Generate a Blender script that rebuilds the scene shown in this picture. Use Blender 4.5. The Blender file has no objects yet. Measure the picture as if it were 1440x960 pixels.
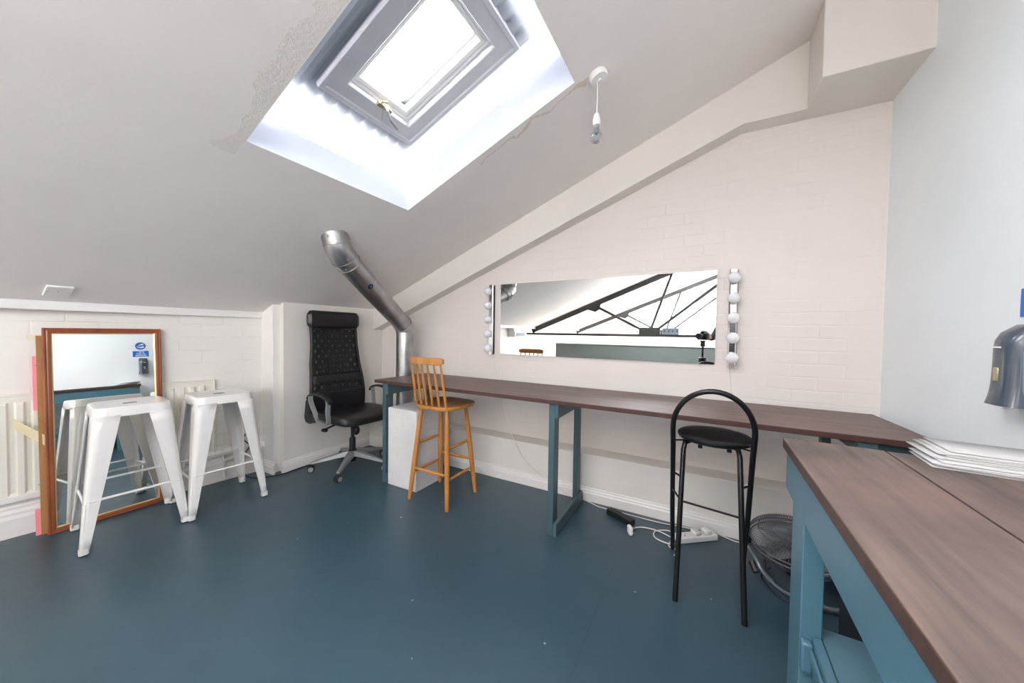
import bpy, bmesh, math, random
from mathutils import Vector, Matrix
random.seed(7)
PI = math.pi
col = bpy.context.scene.collection
scn = bpy.context.scene

# ------------------------------------------------------------------ materials
def lin(r, g, b):
    f = lambda v: (v / 255 / 12.92) if v / 255 <= 0.04045 else ((v / 255 + 0.055) / 1.055) ** 2.4
    return (f(r), f(g), f(b), 1.0)

def new_mat(name):
    m = bpy.data.materials.new(name); m.use_nodes = True
    nt = m.node_tree
    return m, nt, nt.nodes['Principled BSDF']

def N(nt, t, **kw):
    n = nt.nodes.new(t)
    for k, v in kw.items():
        if hasattr(n, k) and k not in n.inputs: setattr(n, k, v)
        else: n.inputs[k].default_value = v
    return n

def L(nt, a, b): nt.links.new(a, b)

def pos_vec(nt, scale=(1, 1, 1), rot=(0, 0, 0), obj=False):
    if obj:
        g = N(nt, 'ShaderNodeTexCoord').outputs['Object']
    else:
        g = N(nt, 'ShaderNodeNewGeometry').outputs['Position']
    mp = N(nt, 'ShaderNodeMapping'); mp.inputs['Scale'].default_value = scale; mp.inputs['Rotation'].default_value = rot
    L(nt, g, mp.inputs['Vector'])
    return mp.outputs['Vector']

def noise(nt, vec, scale, detail=4, rough=0.55):
    n = N(nt, 'ShaderNodeTexNoise'); n.inputs['Scale'].default_value = scale
    n.inputs['Detail'].default_value = detail; n.inputs['Roughness'].default_value = rough
    L(nt, vec, n.inputs['Vector'])
    return n.outputs['Fac']

def ramp(nt, fac, stops):
    r = N(nt, 'ShaderNodeValToRGB')
    while len(r.color_ramp.elements) < len(stops): r.color_ramp.elements.new(0.5)
    for e, (p, c) in zip(r.color_ramp.elements, stops):
        e.position = p; e.color = c if len(c) == 4 else (*c, 1)
    L(nt, fac, r.inputs['Fac'])
    return r.outputs['Color']

def mix(nt, fac, a, b, mode='MIX'):
    m = N(nt, 'ShaderNodeMix'); m.data_type = 'RGBA'; m.blend_type = mode
    if isinstance(fac, float): m.inputs[0].default_value = fac
    else: L(nt, fac, m.inputs[0])
    for i, v in ((6, a), (7, b)):
        if isinstance(v, tuple): m.inputs[i].default_value = v
        else: L(nt, v, m.inputs[i])
    return m.outputs[2]

def bump(nt, h, strength, dist, bs, prev=None):
    b = N(nt, 'ShaderNodeBump'); b.inputs['Strength'].default_value = strength; b.inputs['Distance'].default_value = dist
    L(nt, h, b.inputs['Height'])
    if prev is not None: L(nt, prev, b.inputs['Normal'])
    L(nt, b.outputs['Normal'], bs.inputs['Normal'])
    return b.outputs['Normal']

def math_(nt, op, a, b=None):
    m = N(nt, 'ShaderNodeMath'); m.operation = op
    for i, v in ((0, a), (1, b)):
        if v is None: continue
        if isinstance(v, (int, float)): m.inputs[i].default_value = v
        else: L(nt, v, m.inputs[i])
    return m.outputs[0]

def simple(name, c, rough=0.5, metal=0.0, var=0.0, vscale=8, bmp=0.0, bscale=60, spec=None, coat=0.0):
    m, nt, bs = new_mat(name)
    bs.inputs['Roughness'].default_value = rough; bs.inputs['Metallic'].default_value = metal
    if spec is not None: bs.inputs['Specular IOR Level'].default_value = spec
    if coat: bs.inputs['Coat Weight'].default_value = coat; bs.inputs['Coat Roughness'].default_value = 0.15
    if var or bmp: v = pos_vec(nt, obj=True)
    if var:
        dark = tuple(x * (1 - var) for x in c[:3]) + (1,)
        L(nt, ramp(nt, noise(nt, v, vscale), [(0.3, dark), (0.7, c)]), bs.inputs['Base Color'])
    else: bs.inputs['Base Color'].default_value = c
    if bmp: bump(nt, noise(nt, v, bscale, 3), bmp, 0.002, bs)
    return m

def plaster(name, c, stains=False):
    m, nt, bs = new_mat(name)
    bs.inputs['Roughness'].default_value = 0.75
    v = pos_vec(nt)
    base = ramp(nt, noise(nt, v, 2.2, 5), [(0.3, tuple(x * 0.95 for x in c[:3]) + (1,)), (0.7, c)])
    h = math_(nt, 'ADD', noise(nt, v, 3.0, 4), math_(nt, 'MULTIPLY', noise(nt, v, 45, 3), 0.12))
    if stains:
        sep = N(nt, 'ShaderNodeSeparateXYZ'); L(nt, v, sep.inputs[0])
        n2 = noise(nt, v, 9, 5)
        # brown damp line running just outside the far reveal edge, towards the ceiling rose
        d = math_(nt, 'ABSOLUTE', math_(nt, 'SUBTRACT', math_(nt, 'ADD', sep.outputs['Y'], math_(nt, 'MULTIPLY', n2, 0.16)), 1.72))
        xr = math_(nt, 'MULTIPLY', math_(nt, 'GREATER_THAN', sep.outputs['X'], -1.15), math_(nt, 'LESS_THAN', sep.outputs['X'], -0.42))
        k = math_(nt, 'MULTIPLY', math_(nt, 'LESS_THAN', d, 0.006), xr)
        base = mix(nt, math_(nt, 'MULTIPLY', k, 0.45), base, lin(196, 170, 140))
        # rough filler left of the skylight
        yy = math_(nt, 'ADD', sep.outputs['Y'], math_(nt, 'MULTIPLY', noise(nt, v, 7, 3), 0.20))
        k2 = math_(nt, 'MULTIPLY', math_(nt, 'GREATER_THAN', yy, 0.74), math_(nt, 'LESS_THAN', yy, 0.83))
        k2 = math_(nt, 'MULTIPLY', k2, math_(nt, 'MULTIPLY', math_(nt, 'GREATER_THAN', sep.outputs['X'], -1.75), math_(nt, 'LESS_THAN', sep.outputs['X'], -0.6)))
        k2 = math_(nt, 'MULTIPLY', k2, math_(nt, 'LESS_THAN', sep.outputs['Y'], 0.705))
        base = mix(nt, math_(nt, 'MULTIPLY', k2, 0.25), base, lin(214, 206, 190))
        rough = math_(nt, 'MULTIPLY', noise(nt, v, 60, 4, 0.7), 1.2)
        h = math_(nt, 'ADD', h, math_(nt, 'MULTIPLY', k2, rough))
    L(nt, base, bs.inputs['Base Color'])
    bump(nt, h, 0.35, 0.012, bs)
    return m

def brick(name, c, horiz):
    """painted brickwork; the courses only show as relief"""
    m, nt, bs = new_mat(name)
    bs.inputs['Roughness'].default_value = 0.62
    g = N(nt, 'ShaderNodeNewGeometry').outputs['Position']
    sep = N(nt, 'ShaderNodeSeparateXYZ'); L(nt, g, sep.inputs[0])
    cmb = N(nt, 'ShaderNodeCombineXYZ')
    wob = noise(nt, g, 5, 3)
    L(nt, sep.outputs['X' if horiz == 'X' else 'Y'], cmb.inputs[0])
    L(nt, math_(nt, 'ADD', sep.outputs['Z'], math_(nt, 'MULTIPLY', wob, 0.018)), cmb.inputs[1])
    br = N(nt, 'ShaderNodeTexBrick'); L(nt, cmb.outputs[0], br.inputs['Vector'])
    br.inputs['Scale'].default_value = 1.0; br.inputs['Brick Width'].default_value = 0.235 if horiz == 'X' else 0.25
    br.inputs['Row Height'].default_value = 0.075 if horiz == 'X' else 0.095; br.inputs['Mortar Size'].default_value = 0.007
    br.inputs['Mortar Smooth'].default_value = 0.9
    br.inputs['Color1'].default_value = (1, 1, 1, 1); br.inputs['Color2'].default_value = (.86, .86, .86, 1); br.inputs['Mortar'].default_value = (0.1, .1, .1, 1)
    patch = ramp(nt, noise(nt, g, 2.6, 3), [(0.42, (0.1, .1, .1, 1)), (0.62, (1, 1, 1, 1))])
    flat = mix(nt, patch, (0.95, .95, .95, 1), br.outputs['Color'])
    h = math_(nt, 'ADD', flat, math_(nt, 'MULTIPLY', noise(nt, g, 26, 4), 0.35))
    base = ramp(nt, noise(nt, g, 1.6, 4), [(0.3, tuple(x * 0.955 for x in c[:3]) + (1,)), (0.7, c)])
    L(nt, base, bs.inputs['Base Color'])
    bump(nt, h, 0.5, 0.0028 if horiz == 'X' else 0.008, bs)
    return m

def floor_mat():
    m, nt, bs = new_mat('painted_floor')
    g = N(nt, 'ShaderNodeNewGeometry').outputs['Position']
    sep = N(nt, 'ShaderNodeSeparateXYZ'); L(nt, g, sep.inputs[0])
    n1 = noise(nt, g, 1.1, 4); n2 = noise(nt, g, 7, 5, 0.6); n3 = noise(nt, g, 42, 3)
    base = ramp(nt, n1, [(0.3, lin(42, 67, 79)), (0.7, lin(51, 78, 90))])
    base = mix(nt, ramp(nt, n2, [(0.55, (0, 0, 0, 1)), (0.8, (0.25, .25, .25, 1))]), base, lin(44, 66, 78))
    # chips of pale paint and plaster dust
    chip = None
    for cx_, cy_, cr in ((-1.566, 1.847, .006), (-1.666, 1.562, .007), (-.241, 1.654, .005), (.069, 1.784, .004), (-.68, 1.967, .005), (-1.1, 1.1, .004), (-.5, 1.2, .005), (-.9, .9, .003), (-2.0, 1.1, .004), (-1.9, 1.35, .003)):
        v_ = N(nt, 'ShaderNodeVectorMath'); v_.operation = 'DISTANCE'; L(nt, g, v_.inputs[0]); v_.inputs[1].default_value = (cx_, cy_, 0)
        c_ = math_(nt, 'LESS_THAN', math_(nt, 'ADD', v_.outputs['Value'], math_(nt, 'MULTIPLY', n3, .006)), cr + .003)
        chip = c_ if chip is None else math_(nt, 'MAXIMUM', chip, c_)
    base = mix(nt, math_(nt, 'MULTIPLY', chip, 0.6), base, lin(190, 196, 198))
    # board joints
    def joint(axis, at, half=0.0016):
        return math_(nt, 'LESS_THAN', math_(nt, 'ABSOLUTE', math_(nt, 'SUBTRACT', sep.outputs[axis], at)), half)
    j = joint('X', -0.37)
    for a in ('X', -2.81), ('Y', 1.775), ('Y', -0.665), ('X', -1.59):
        jj = joint(a[0], a[1])
        if a == ('X', -1.59): jj = math_(nt, 'MULTIPLY', jj, math_(nt, 'GREATER_THAN', sep.outputs['Y'], 1.775))
        j = math_(nt, 'MAXIMUM', j, jj)
    base = mix(nt, math_(nt, 'MULTIPLY', j, 0.6), base, lin(34, 52, 62))
    L(nt, base, bs.inputs['Base Color'])
    L(nt, ramp(nt, n2, [(0.3, (0.34,) * 3), (0.75, (0.42,) * 3)]), bs.inputs['Roughness'])
    bs.inputs['Specular IOR Level'].default_value = 0.8
    h = math_(nt, 'SUBTRACT', math_(nt, 'ADD', math_(nt, 'MULTIPLY', n2, 0.9), math_(nt, 'MULTIPLY', n3, 0.16)), math_(nt, 'MULTIPLY', j, 0.6))
    bump(nt, h, 0.30, 0.004, bs)
    return m

def wood(name, c1, c2, axis='Y', rough=0.45, knots=True, gscale=1.0):
    m, nt, bs = new_mat(name)
    sc = (22, 1.6, 22) if axis == 'Y' else ((1.6, 22, 22) if axis == 'X' else (22, 22, 1.6))
    v = pos_vec(nt, tuple(s * gscale for s in sc), obj=False)
    g1 = noise(nt, v, 1.0, 6, 0.6)
    v2 = pos_vec(nt, tuple(0.12 * s * gscale for s in sc))
    g2 = noise(nt, v2, 1.0, 4, 0.6)
    base = ramp(nt, g1, [(0.28, c1), (0.72, c2)])
    base = mix(nt, ramp(nt, g2, [(0.35, (0, 0, 0, 1)), (0.7, (0.55, .55, .55, 1))]), base, tuple(x * 0.72 for x in c1[:3]) + (1,))
    blot = noise(nt, pos_vec(nt, (3.2, 2.2, 3.2)), 1.0, 4, 0.6)
    base = mix(nt, ramp(nt, blot, [(0.40, (0, 0, 0, 1)), (0.68, (0.5, .5, .5, 1))]), base, (c2[0] * 1.12, c2[1] * .92, c2[2] * .9, 1))
    base = mix(nt, ramp(nt, noise(nt, pos_vec(nt, (2.1, 3.6, 2.1)), 1.3, 4, 0.6), [(0.50, (0, 0, 0, 1)), (0.72, (0.5, .5, .5, 1))]), base, (c1[0] * .8, c1[1] * .9, c1[2] * .95, 1))
    if knots:
        v3 = pos_vec(nt, (1.9, 1.5, 1.9) if axis == 'Y' else (1.5, 1.9, 1.9))
        vor = N(nt, 'ShaderNodeTexVoronoi'); vor.inputs['Scale'].default_value = 1.5; L(nt, v3, vor.inputs['Vector'])
        k = ramp(nt, vor.outputs['Distance'], [(0.0, (0.75, .75, .75, 1)), (0.06, (0, 0, 0, 1))])
        base = mix(nt, k, base, tuple(x * 0.35 for x in c1[:3]) + (1,))
    L(nt, base, bs.inputs['Base Color'])
    L(nt, ramp(nt, g1, [(0.2, (rough + .1,) * 3), (0.8, (rough,) * 3)]), bs.inputs['Roughness'])
    bump(nt, g1, 0.25, 0.0015, bs)
    return m

def teal(name, c):
    m, nt, bs = new_mat(name)
    v = pos_vec(nt)
    base = ramp(nt, noise(nt, v, 6, 5), [(0.3, tuple(x * 0.86 for x in c[:3]) + (1,)), (0.7, c)])
    vor = N(nt, 'ShaderNodeTexVoronoi'); vor.inputs['Scale'].default_value = 9; L(nt, v, vor.inputs['Vector'])
    chip = math_(nt, 'LESS_THAN', vor.outputs['Distance'], 0.035)
    base = mix(nt, math_(nt, 'MULTIPLY', chip, 0.35), base, lin(170, 196, 204))
    L(nt, base, bs.inputs['Base Color']); bs.inputs['Roughness'].default_value = 0.38
    bump(nt, noise(nt, pos_vec(nt, (30, 4, 30)), 1.0, 4), 0.25, 0.002, bs)
    return m

WALLC = lin(229, 224, 217)
M = {}
M['wall_brick_back'] = brick('painted_brick_back', lin(229, 222, 216), 'X')
M['wall_brick_left'] = brick('painted_brick_left', lin(231, 227, 221), 'Y')
M['wall'] = plaster('painted_plaster', WALLC)
M['wall_cool'] = plaster('sky_tinted_plaster', lin(240, 246, 248))  # right wall plaster, blue sky light and extra brightness put into its colour
M['ceiling'] = plaster('painted_ceiling', lin(240, 234, 230), stains=True)
M['trim'] = simple('white_gloss_trim', lin(234, 231, 226), 0.35, var=0.05, vscale=6)
M['reveal'] = simple('white_reveal', lin(214, 219, 229), 0.6, var=0.03)
M['floor'] = floor_mat()
M['hall_floor'] = simple('pale_bounce_floor', lin(222, 216, 208), 0.5, var=0.08, vscale=3)  # pale tone put in to bounce daylight up to the ceiling
M['upvc'] = simple('grey_white_window_frame', lin(224, 224, 228), 0.4, var=0.06, vscale=10)
M['desk'] = wood('stained_desk_ply', lin(82, 62, 58), lin(112, 90, 84), 'X', 0.38, knots=False)
M['bench'] = wood('stained_bench_boards', lin(80, 69, 65), lin(126, 108, 98), 'Y', 0.5, gscale=1.5)
M['bench_edge'] = simple('dark_board_edge', lin(84, 62, 54), 0.5, var=.35, vscale=40)
M['desk_edge'] = simple('dark_ply_edge', lin(78, 50, 45), 0.45, var=.2, vscale=20)
M['teal'] = teal('teal_paint', lin(72, 97, 104))
M['teal_bench'] = teal('teal_paint_bench', lin(82, 122, 138))
M['steel_white'] = simple('white_powder_coat', lin(232, 230, 227), 0.28, var=0.04, vscale=20, coat=0.3)
M['rubber'] = simple('dark_rubber', lin(40, 40, 42), 0.7)
M['pine'] = wood('varnished_beech', lin(168, 104, 44), lin(206, 146, 74), 'Z', 0.3, knots=False, gscale=1.2)
M['pine_seat'] = wood('worn_beech_seat', lin(120, 84, 54), lin(168, 118, 68), 'Y', 0.4, knots=False)
M['mahogany'] = wood('mirror_frame_wood', lin(118, 60, 34), lin(168, 98, 60), 'Z', 0.3, knots=False)
M['gold'] = simple('gilt_slip', lin(220, 190, 130), 0.35, 0.6)
M['board'] = simple('brown_hardboard', lin(176, 128, 76), 0.7, var=0.15, vscale=14)
M['pink'] = simple('pink_plastic_film', lin(250, 150, 158), 0.5, var=0.08)
M['tape'] = simple('yellowed_masking_tape', lin(222, 208, 170), 0.6, var=0.08)
M['black_metal'] = simple('black_painted_tube', lin(26, 26, 28), 0.3, 0.2)
M['black_seat'] = simple('black_vinyl', lin(16, 17, 19), 0.42, bmp=0.15, bscale=240)
M['leather'] = simple('black_leather', lin(30, 29, 30), 0.36, bmp=0.35, bscale=160)
M['plastic_black'] = simple('black_plastic', lin(27, 27, 29), 0.45)
M['grey_metal'] = simple('grey_painted_metal', lin(150, 152, 152), 0.4, 0.35)
M['chrome'] = simple('chrome', lin(225, 225, 228), 0.08, 1.0)
M['galv'] = None
M['white_plastic'] = simple('white_plastic', lin(234, 233, 230), 0.35)
M['cream_rad'] = simple('cream_radiator_enamel', lin(232, 228, 216), 0.32, var=0.03)
M['bulb'] = simple('opal_glass_bulb', lin(232, 232, 234), 0.12, coat=0.5)
M['paper'] = simple('white_paper', lin(192, 192, 191), 0.7, var=0.03)
M['fan_metal'] = simple('grey_fan_wire', lin(92, 94, 98), 0.55, 0.1)
M['fan_tube'] = simple('silver_fan_tube', lin(150, 158, 168), 0.3, 0.7)
M['darkbox'] = simple('charcoal_board', lin(34, 38, 46), 0.5)
M['truss'] = simple('grey_black_painted_steel', lin(52, 52, 52), 0.5)
M['partition'] = simple('grey_green_partition_paint', lin(140, 148, 144), 0.6, var=0.05)
M['blue'] = simple('sign_blue', lin(20, 112, 200), 0.35)
M['signwhite'] = simple('sign_white', lin(238, 241, 246), 0.35)
M['disp_grey'] = simple('dark_grey_translucent_plastic', lin(66, 76, 88), 0.22, coat=0.4)
M['disp_light'] = simple('mid_grey_plastic', lin(108, 119, 130), 0.35)
M['skin'] = simple('skin', lin(224, 168, 140), 0.5)
M['cloth_dark'] = simple('dark_navy_cloth', lin(28, 31, 40), 0.85)
M['hair'] = simple('ginger_hair', lin(190, 112, 66), 0.6)
M['cable_white'] = simple('white_cable', lin(222, 220, 212), 0.45)
M['brass'] = simple('brass', lin(186, 176, 140), 0.35, 0.6)

def plinth_mat():
    m, nt, bs = new_mat('rough_white_plinth')
    v = pos_vec(nt)
    base = ramp(nt, noise(nt, v, 5, 5), [(0.3, lin(206, 205, 205)), (0.7, lin(224, 223, 221))])
    vor = N(nt, 'ShaderNodeTexVoronoi'); vor.inputs['Scale'].default_value = 26; L(nt, v, vor.inputs['Vector'])
    k = math_(nt, 'LESS_THAN', vor.outputs['Distance'], math_(nt, 'MULTIPLY', noise(nt, v, 8), 0.22))
    L(nt, mix(nt, math_(nt, 'MULTIPLY', k, 0.4), base, lin(140, 136, 134)), bs.inputs['Base Color'])
    bs.inputs['Roughness'].default_value = 0.7
    bump(nt, math_(nt, 'SUBTRACT', noise(nt, v, 12, 4), k), 0.4, 0.004, bs)
    return m
M['plinth'] = plinth_mat()

def galv_mat():
    m, nt, bs = new_mat('galvanised_duct')
    bs.inputs['Metallic'].default_value = 0.95
    v = pos_vec(nt)
    L(nt, ramp(nt, noise(nt, v, 14, 4), [(0.3, lin(158, 157, 156)), (0.7, lin(186, 185, 184))]), bs.inputs['Base Color'])
    L(nt, ramp(nt, noise(nt, v, 5, 4), [(0.3, (0.27,) * 3), (0.7, (0.4,) * 3)]), bs.inputs['Roughness'])
    bump(nt, noise(nt, v, 4, 2), 0.3, 0.01, bs)
    return m
M['galv'] = galv_mat()

def mirror_mat():
    m, nt, bs = new_mat('silvered_glass')
    bs.inputs['Metallic'].default_value = 1; bs.inputs['Roughness'].default_value = 0.0
    bs.inputs['Base Color'].default_value = (0.86, 0.885, 0.875, 1)
    return m
M['mirror'] = mirror_mat()

def pane_mat():
    m = bpy.data.materials.new('clear_window_glass'); m.use_nodes = True; nt = m.node_tree; nt.nodes.clear()
    o = N(nt, 'ShaderNodeOutputMaterial'); t = N(nt, 'ShaderNodeBsdfTransparent'); t.inputs[0].default_value = (.95, .97, .97, 1)
    g = N(nt, 'ShaderNodeBsdfGlossy'); g.inputs['Roughness'].default_value = 0.02
    fr = N(nt, 'ShaderNodeLayerWeight'); fr.inputs['Blend'].default_value = 0.5
    k = math_(nt, 'MULTIPLY', math_(nt, 'POWER', fr.outputs['Facing'], 4.0), 0.5)
    mx = N(nt, 'ShaderNodeMixShader'); L(nt, math_(nt, 'ADD', k, 0.02), mx.inputs[0]); L(nt, t.outputs[0], mx.inputs[1]); L(nt, g.outputs[0], mx.inputs[2])
    L(nt, mx.outputs[0], o.inputs[0])
    return m
M['pane'] = pane_mat()

def clear_bulb_mat():
    m = bpy.data.materials.new('clear_bulb_glass'); m.use_nodes = True; nt = m.node_tree; nt.nodes.clear()
    o = N(nt, 'ShaderNodeOutputMaterial'); t = N(nt, 'ShaderNodeBsdfTransparent'); t.inputs[0].default_value = (.8, .83, .86, 1)
    g = N(nt, 'ShaderNodeBsdfGlossy'); g.inputs['Roughness'].default_value = 0.03
    fr = N(nt, 'ShaderNodeLayerWeight'); fr.inputs['Blend'].default_value = 0.45
    mx = N(nt, 'ShaderNodeMixShader'); L(nt, fr.outputs['Facing'], mx.inputs[0]); L(nt, t.outputs[0], mx.inputs[1]); L(nt, g.outputs[0], mx.inputs[2])
    L(nt, mx.outputs[0], o.inputs[0])
    return m
M['clear_bulb'] = clear_bulb_mat()

def grp_mat():
    """translucent corrugated roof sheet: lets diffused daylight through"""
    m = bpy.data.materials.new('translucent_roof_sheet'); m.use_nodes = True; nt = m.node_tree; nt.nodes.clear()
    o = N(nt, 'ShaderNodeOutputMaterial')
    t = N(nt, 'ShaderNodeBsdfTranslucent'); d = N(nt, 'ShaderNodeBsdfDiffuse')
    t.inputs[0].default_value = (.145, .156, .170, 1); d.inputs[0].default_value = (.5, .53, .56, 1)
    mx = N(nt, 'ShaderNodeMixShader'); mx.inputs[0].default_value = 0.45
    L(nt, t.outputs[0], mx.inputs[1]); L(nt, d.outputs[0], mx.inputs[2])
    L(nt, mx.outputs[0], o.inputs[0])
    return m
M['grp'] = grp_mat()

def mesh_fabric():
    """black office mesh: woven holes let the wall show through"""
    m = bpy.data.materials.new('black_woven_mesh'); m.use_nodes = True; nt = m.node_tree
    bs = nt.nodes['Principled BSDF']; bs.inputs['Base Color'].default_value = lin(22, 22, 24); bs.inputs['Roughness'].default_value = 0.7
    v = pos_vec(nt, (1, 1, 1), obj=True)
    sep = N(nt, 'ShaderNodeSeparateXYZ'); L(nt, v, sep.inputs[0])
    # staggered dot lattice, two layers beating against each other give the moire patches
    def dots(px, pz, ox, oz):
        a = math_(nt, 'SINE', math_(nt, 'MULTIPLY', math_(nt, 'ADD', sep.outputs['Y'], ox), 2 * PI / px))
        b = math_(nt, 'SINE', math_(nt, 'MULTIPLY', math_(nt, 'ADD', sep.outputs['Z'], oz), 2 * PI / pz))
        return math_(nt, 'MULTIPLY', a, b)
    k = math_(nt, 'ADD', dots(0.066, 0.090, 0.0, 0.0), 0.0)
    k = math_(nt, 'MULTIPLY', math_(nt, 'SUBTRACT', k, 0.15), 0.9)
    k = math_(nt, 'MAXIMUM', math_(nt, 'MINIMUM', k, 0.5), 0.03)
    al = math_(nt, 'SUBTRACT', 1.0, k)
    L(nt, al, bs.inputs['Alpha'])
    return m
M['mesh'] = mesh_fabric()

# ------------------------------------------------------------------ mesh builder
def root_loc(o):
    while o.parent is not None: o = o.parent
    return Vector(o.location)

class MB:
    def __init__(s): s.bm = bmesh.new()
    def box(s, x0, y0, z0, x1, y1, z1, T=None):
        vs = [s.bm.verts.new((x, y, z)) for x in (x0, x1) for y in (y0, y1) for z in (z0, z1)]
        for f in ((0, 1, 3, 2), (4, 6, 7, 5), (0, 4, 5, 1), (2, 3, 7, 6), (0, 2, 6, 4), (1, 5, 7, 3)):
            s.bm.faces.new([vs[i] for i in f])
        if T is not None: bmesh.ops.transform(s.bm, matrix=T, verts=vs)
        return s
    def prism(s, poly, fn, a0, a1):
        """poly of 2D points; fn(u, v, a) -> 3D"""
        A = [s.bm.verts.new(fn(u, v, a0)) for u, v in poly]; B = [s.bm.verts.new(fn(u, v, a1)) for u, v in poly]
        n = len(poly)
        s.bm.faces.new(A); s.bm.faces.new(B[::-1])
        for i in range(n): s.bm.faces.new((A[i], B[i], B[(i + 1) % n], A[(i + 1) % n]))
        return s
    def loft(s, rings, cap=True, closed=True):
        R = [[s.bm.verts.new(p) for p in r] for r in rings]
        n = len(R[0])
        for a, b in zip(R, R[1:]):
            for i in range(n if closed else n - 1):
                s.bm.faces.new((a[i], a[(i + 1) % n], b[(i + 1) % n], b[i]))
        if cap: s.bm.faces.new(R[0][::-1]); s.bm.faces.new(R[-1])
        return s
    def tube(s, pts, r, n=12, cap=True, closed=False):
        pts = [Vector(p) for p in pts]
        rs = r if isinstance(r, (list, tuple)) else [r] * len(pts)
        m = len(pts); T = []
        for i in range(m):
            a = pts[(i - 1) % m] if (i > 0 or closed) else pts[i]; b = pts[(i + 1) % m] if (i < m - 1 or closed) else pts[i]
            T.append((b - a).normalized())
        up = Vector((0, 0, 1)) if abs(T[0].z) < 0.9 else Vector((1, 0, 0))
        nrm = T[0].cross(up).normalized(); rings = []
        for i in range(m):
            nrm = (nrm - T[i] * nrm.dot(T[i])).normalized(); bn = T[i].cross(nrm)
            rings.append([pts[i] + (nrm * math.cos(2 * PI * k / n) + bn * math.sin(2 * PI * k / n)) * rs[i] for k in range(n)])
        if closed:
            R = [[s.bm.verts.new(p) for p in q] for q in rings]
            for i in range(m):
                a, b = R[i], R[(i + 1) % m]
                for k in range(n): s.bm.faces.new((a[k], a[(k + 1) % n], b[(k + 1) % n], b[k]))
        else: s.loft(rings, cap)
        return s
    def lathe(s, prof, at=(0, 0, 0), axis=None, n=24):
        """prof of (r, h); axis: Matrix rotating +Z to the axis"""
        at = Vector(at); R = axis or Matrix.Identity(3); rings = []
        for r, h in prof:
            rings.append([at + R @ Vector((max(r, 1e-4) * math.cos(2 * PI * k / n), max(r, 1e-4) * math.sin(2 * PI * k / n), h)) for k in range(n)])
        return s.loft(rings)
    def sphere(s, c, r, sc=(1, 1, 1), n=16):
        c = Vector(c); rings = []
        for i in range(1, n):
            a = -PI / 2 + PI * i / n
            rings.append([c + Vector((math.cos(a) * math.cos(2 * PI * k / n) * r * sc[0], math.cos(a) * math.sin(2 * PI * k / n) * r * sc[1], math.sin(a) * r * sc[2])) for k in range(n)])
        return s.loft(rings)
    def build(s, name, mat, parent=None, world=True, smooth=True, bevel=0, seg=2, sub=0, solid=0, loc=None):
        bmesh.ops.recalc_face_normals(s.bm, faces=s.bm.faces)
        org = Vector((0, 0, 0))
        if parent is not None and world: org = root_loc(parent)
        if parent is None and loc is not None: org = Vector(loc)
        if org.length > 0: bmesh.ops.translate(s.bm, vec=-org, verts=s.bm.verts)
        me = bpy.data.meshes.new(name); s.bm.to_mesh(me); s.bm.free()
        o = bpy.data.objects.new(name, me); col.objects.link(o)
        if mat is not None: me.materials.append(M[mat] if isinstance(mat, str) else mat)
        if parent is not None: o.parent = parent
        elif loc is not None: o.location = org
        if smooth:
            me.shade_smooth(); me.set_sharp_from_angle(angle=math.radians(35))
        if solid:
            q = o.modifiers.new('solid', 'SOLIDIFY'); q.thickness = solid; q.offset = -1
        if bevel:
            b = o.modifiers.new('bevel', 'BEVEL'); b.width = bevel; b.segments = seg; b.limit_method = 'ANGLE'; b.angle_limit = math.radians(40)
        if sub:
            q = o.modifiers.new('sub', 'SUBSURF'); q.levels = q.render_levels = sub
        return o

def edge_mat(o, m):
    o.data.materials.append(M[m])
    for p in o.data.polygons:
        if abs(p.normal.z) < .7: p.material_index = 1

def thing(name, label, cat, loc=(0, 0, 0), rotz=0, group=None):
    o = bpy.data.objects.new(name, None); col.objects.link(o)
    o.location = loc; o.rotation_euler = (0, 0, rotz); o.empty_display_size = 0.1
    return tag(o, label, cat, group)

def tag(o, label, cat, group=None):
    o['label'] = label; o['category'] = cat
    if group: o['group'] = group
    return o

def struct(o, label=None):
    if o.parent is None: o['kind'] = 'structure'
    if label: o['label'] = label
    return o

def copy_tree(o, parent=None):
    c = o.copy(); col.objects.link(c); c.parent = parent
    for ch in list(o.children): copy_tree(ch, c)
    return c

def arc(c, r, a0, a1, n, ax=('x', 'z'), fixed=0.0):
    out = []
    for i in range(n + 1):
        a = math.radians(a0 + (a1 - a0) * i / n)
        out.append((c[0] + r * math.cos(a), c[1] + r * math.sin(a)))
    return out

def smooth_path(pts, n=8):
    """Catmull-Rom through the points"""
    P = [Vector(p) for p in pts]; P = [P[0] * 2 - P[1]] + P + [P[-1] * 2 - P[-2]]; out = []
    for i in range(1, len(P) - 2):
        for k in range(n):
            t = k / n
            out.append(0.5 * ((2 * P[i]) + (-P[i - 1] + P[i + 1]) * t + (2 * P[i - 1] - 5 * P[i] + 4 * P[i + 1] - P[i + 2]) * t * t + (-P[i - 1] + 3 * P[i] - 3 * P[i + 1] + P[i + 2]) * t ** 3))
    out.append(P[-2]); return out

def rrect(w, h, r, n=5):
    """rounded rectangle outline centred on 0, full sizes w, h"""
    out = []
    for cx, cy, a in ((w / 2 - r, h / 2 - r, 0), (-w / 2 + r, h / 2 - r, 90), (-w / 2 + r, -h / 2 + r, 180), (w / 2 - r, -h / 2 + r, 270)):
        for i in range(n + 1):
            t = math.radians(a + 90 * i / n); out.append((cx + r * math.cos(t), cy + r * math.sin(t)))
    return out

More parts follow.
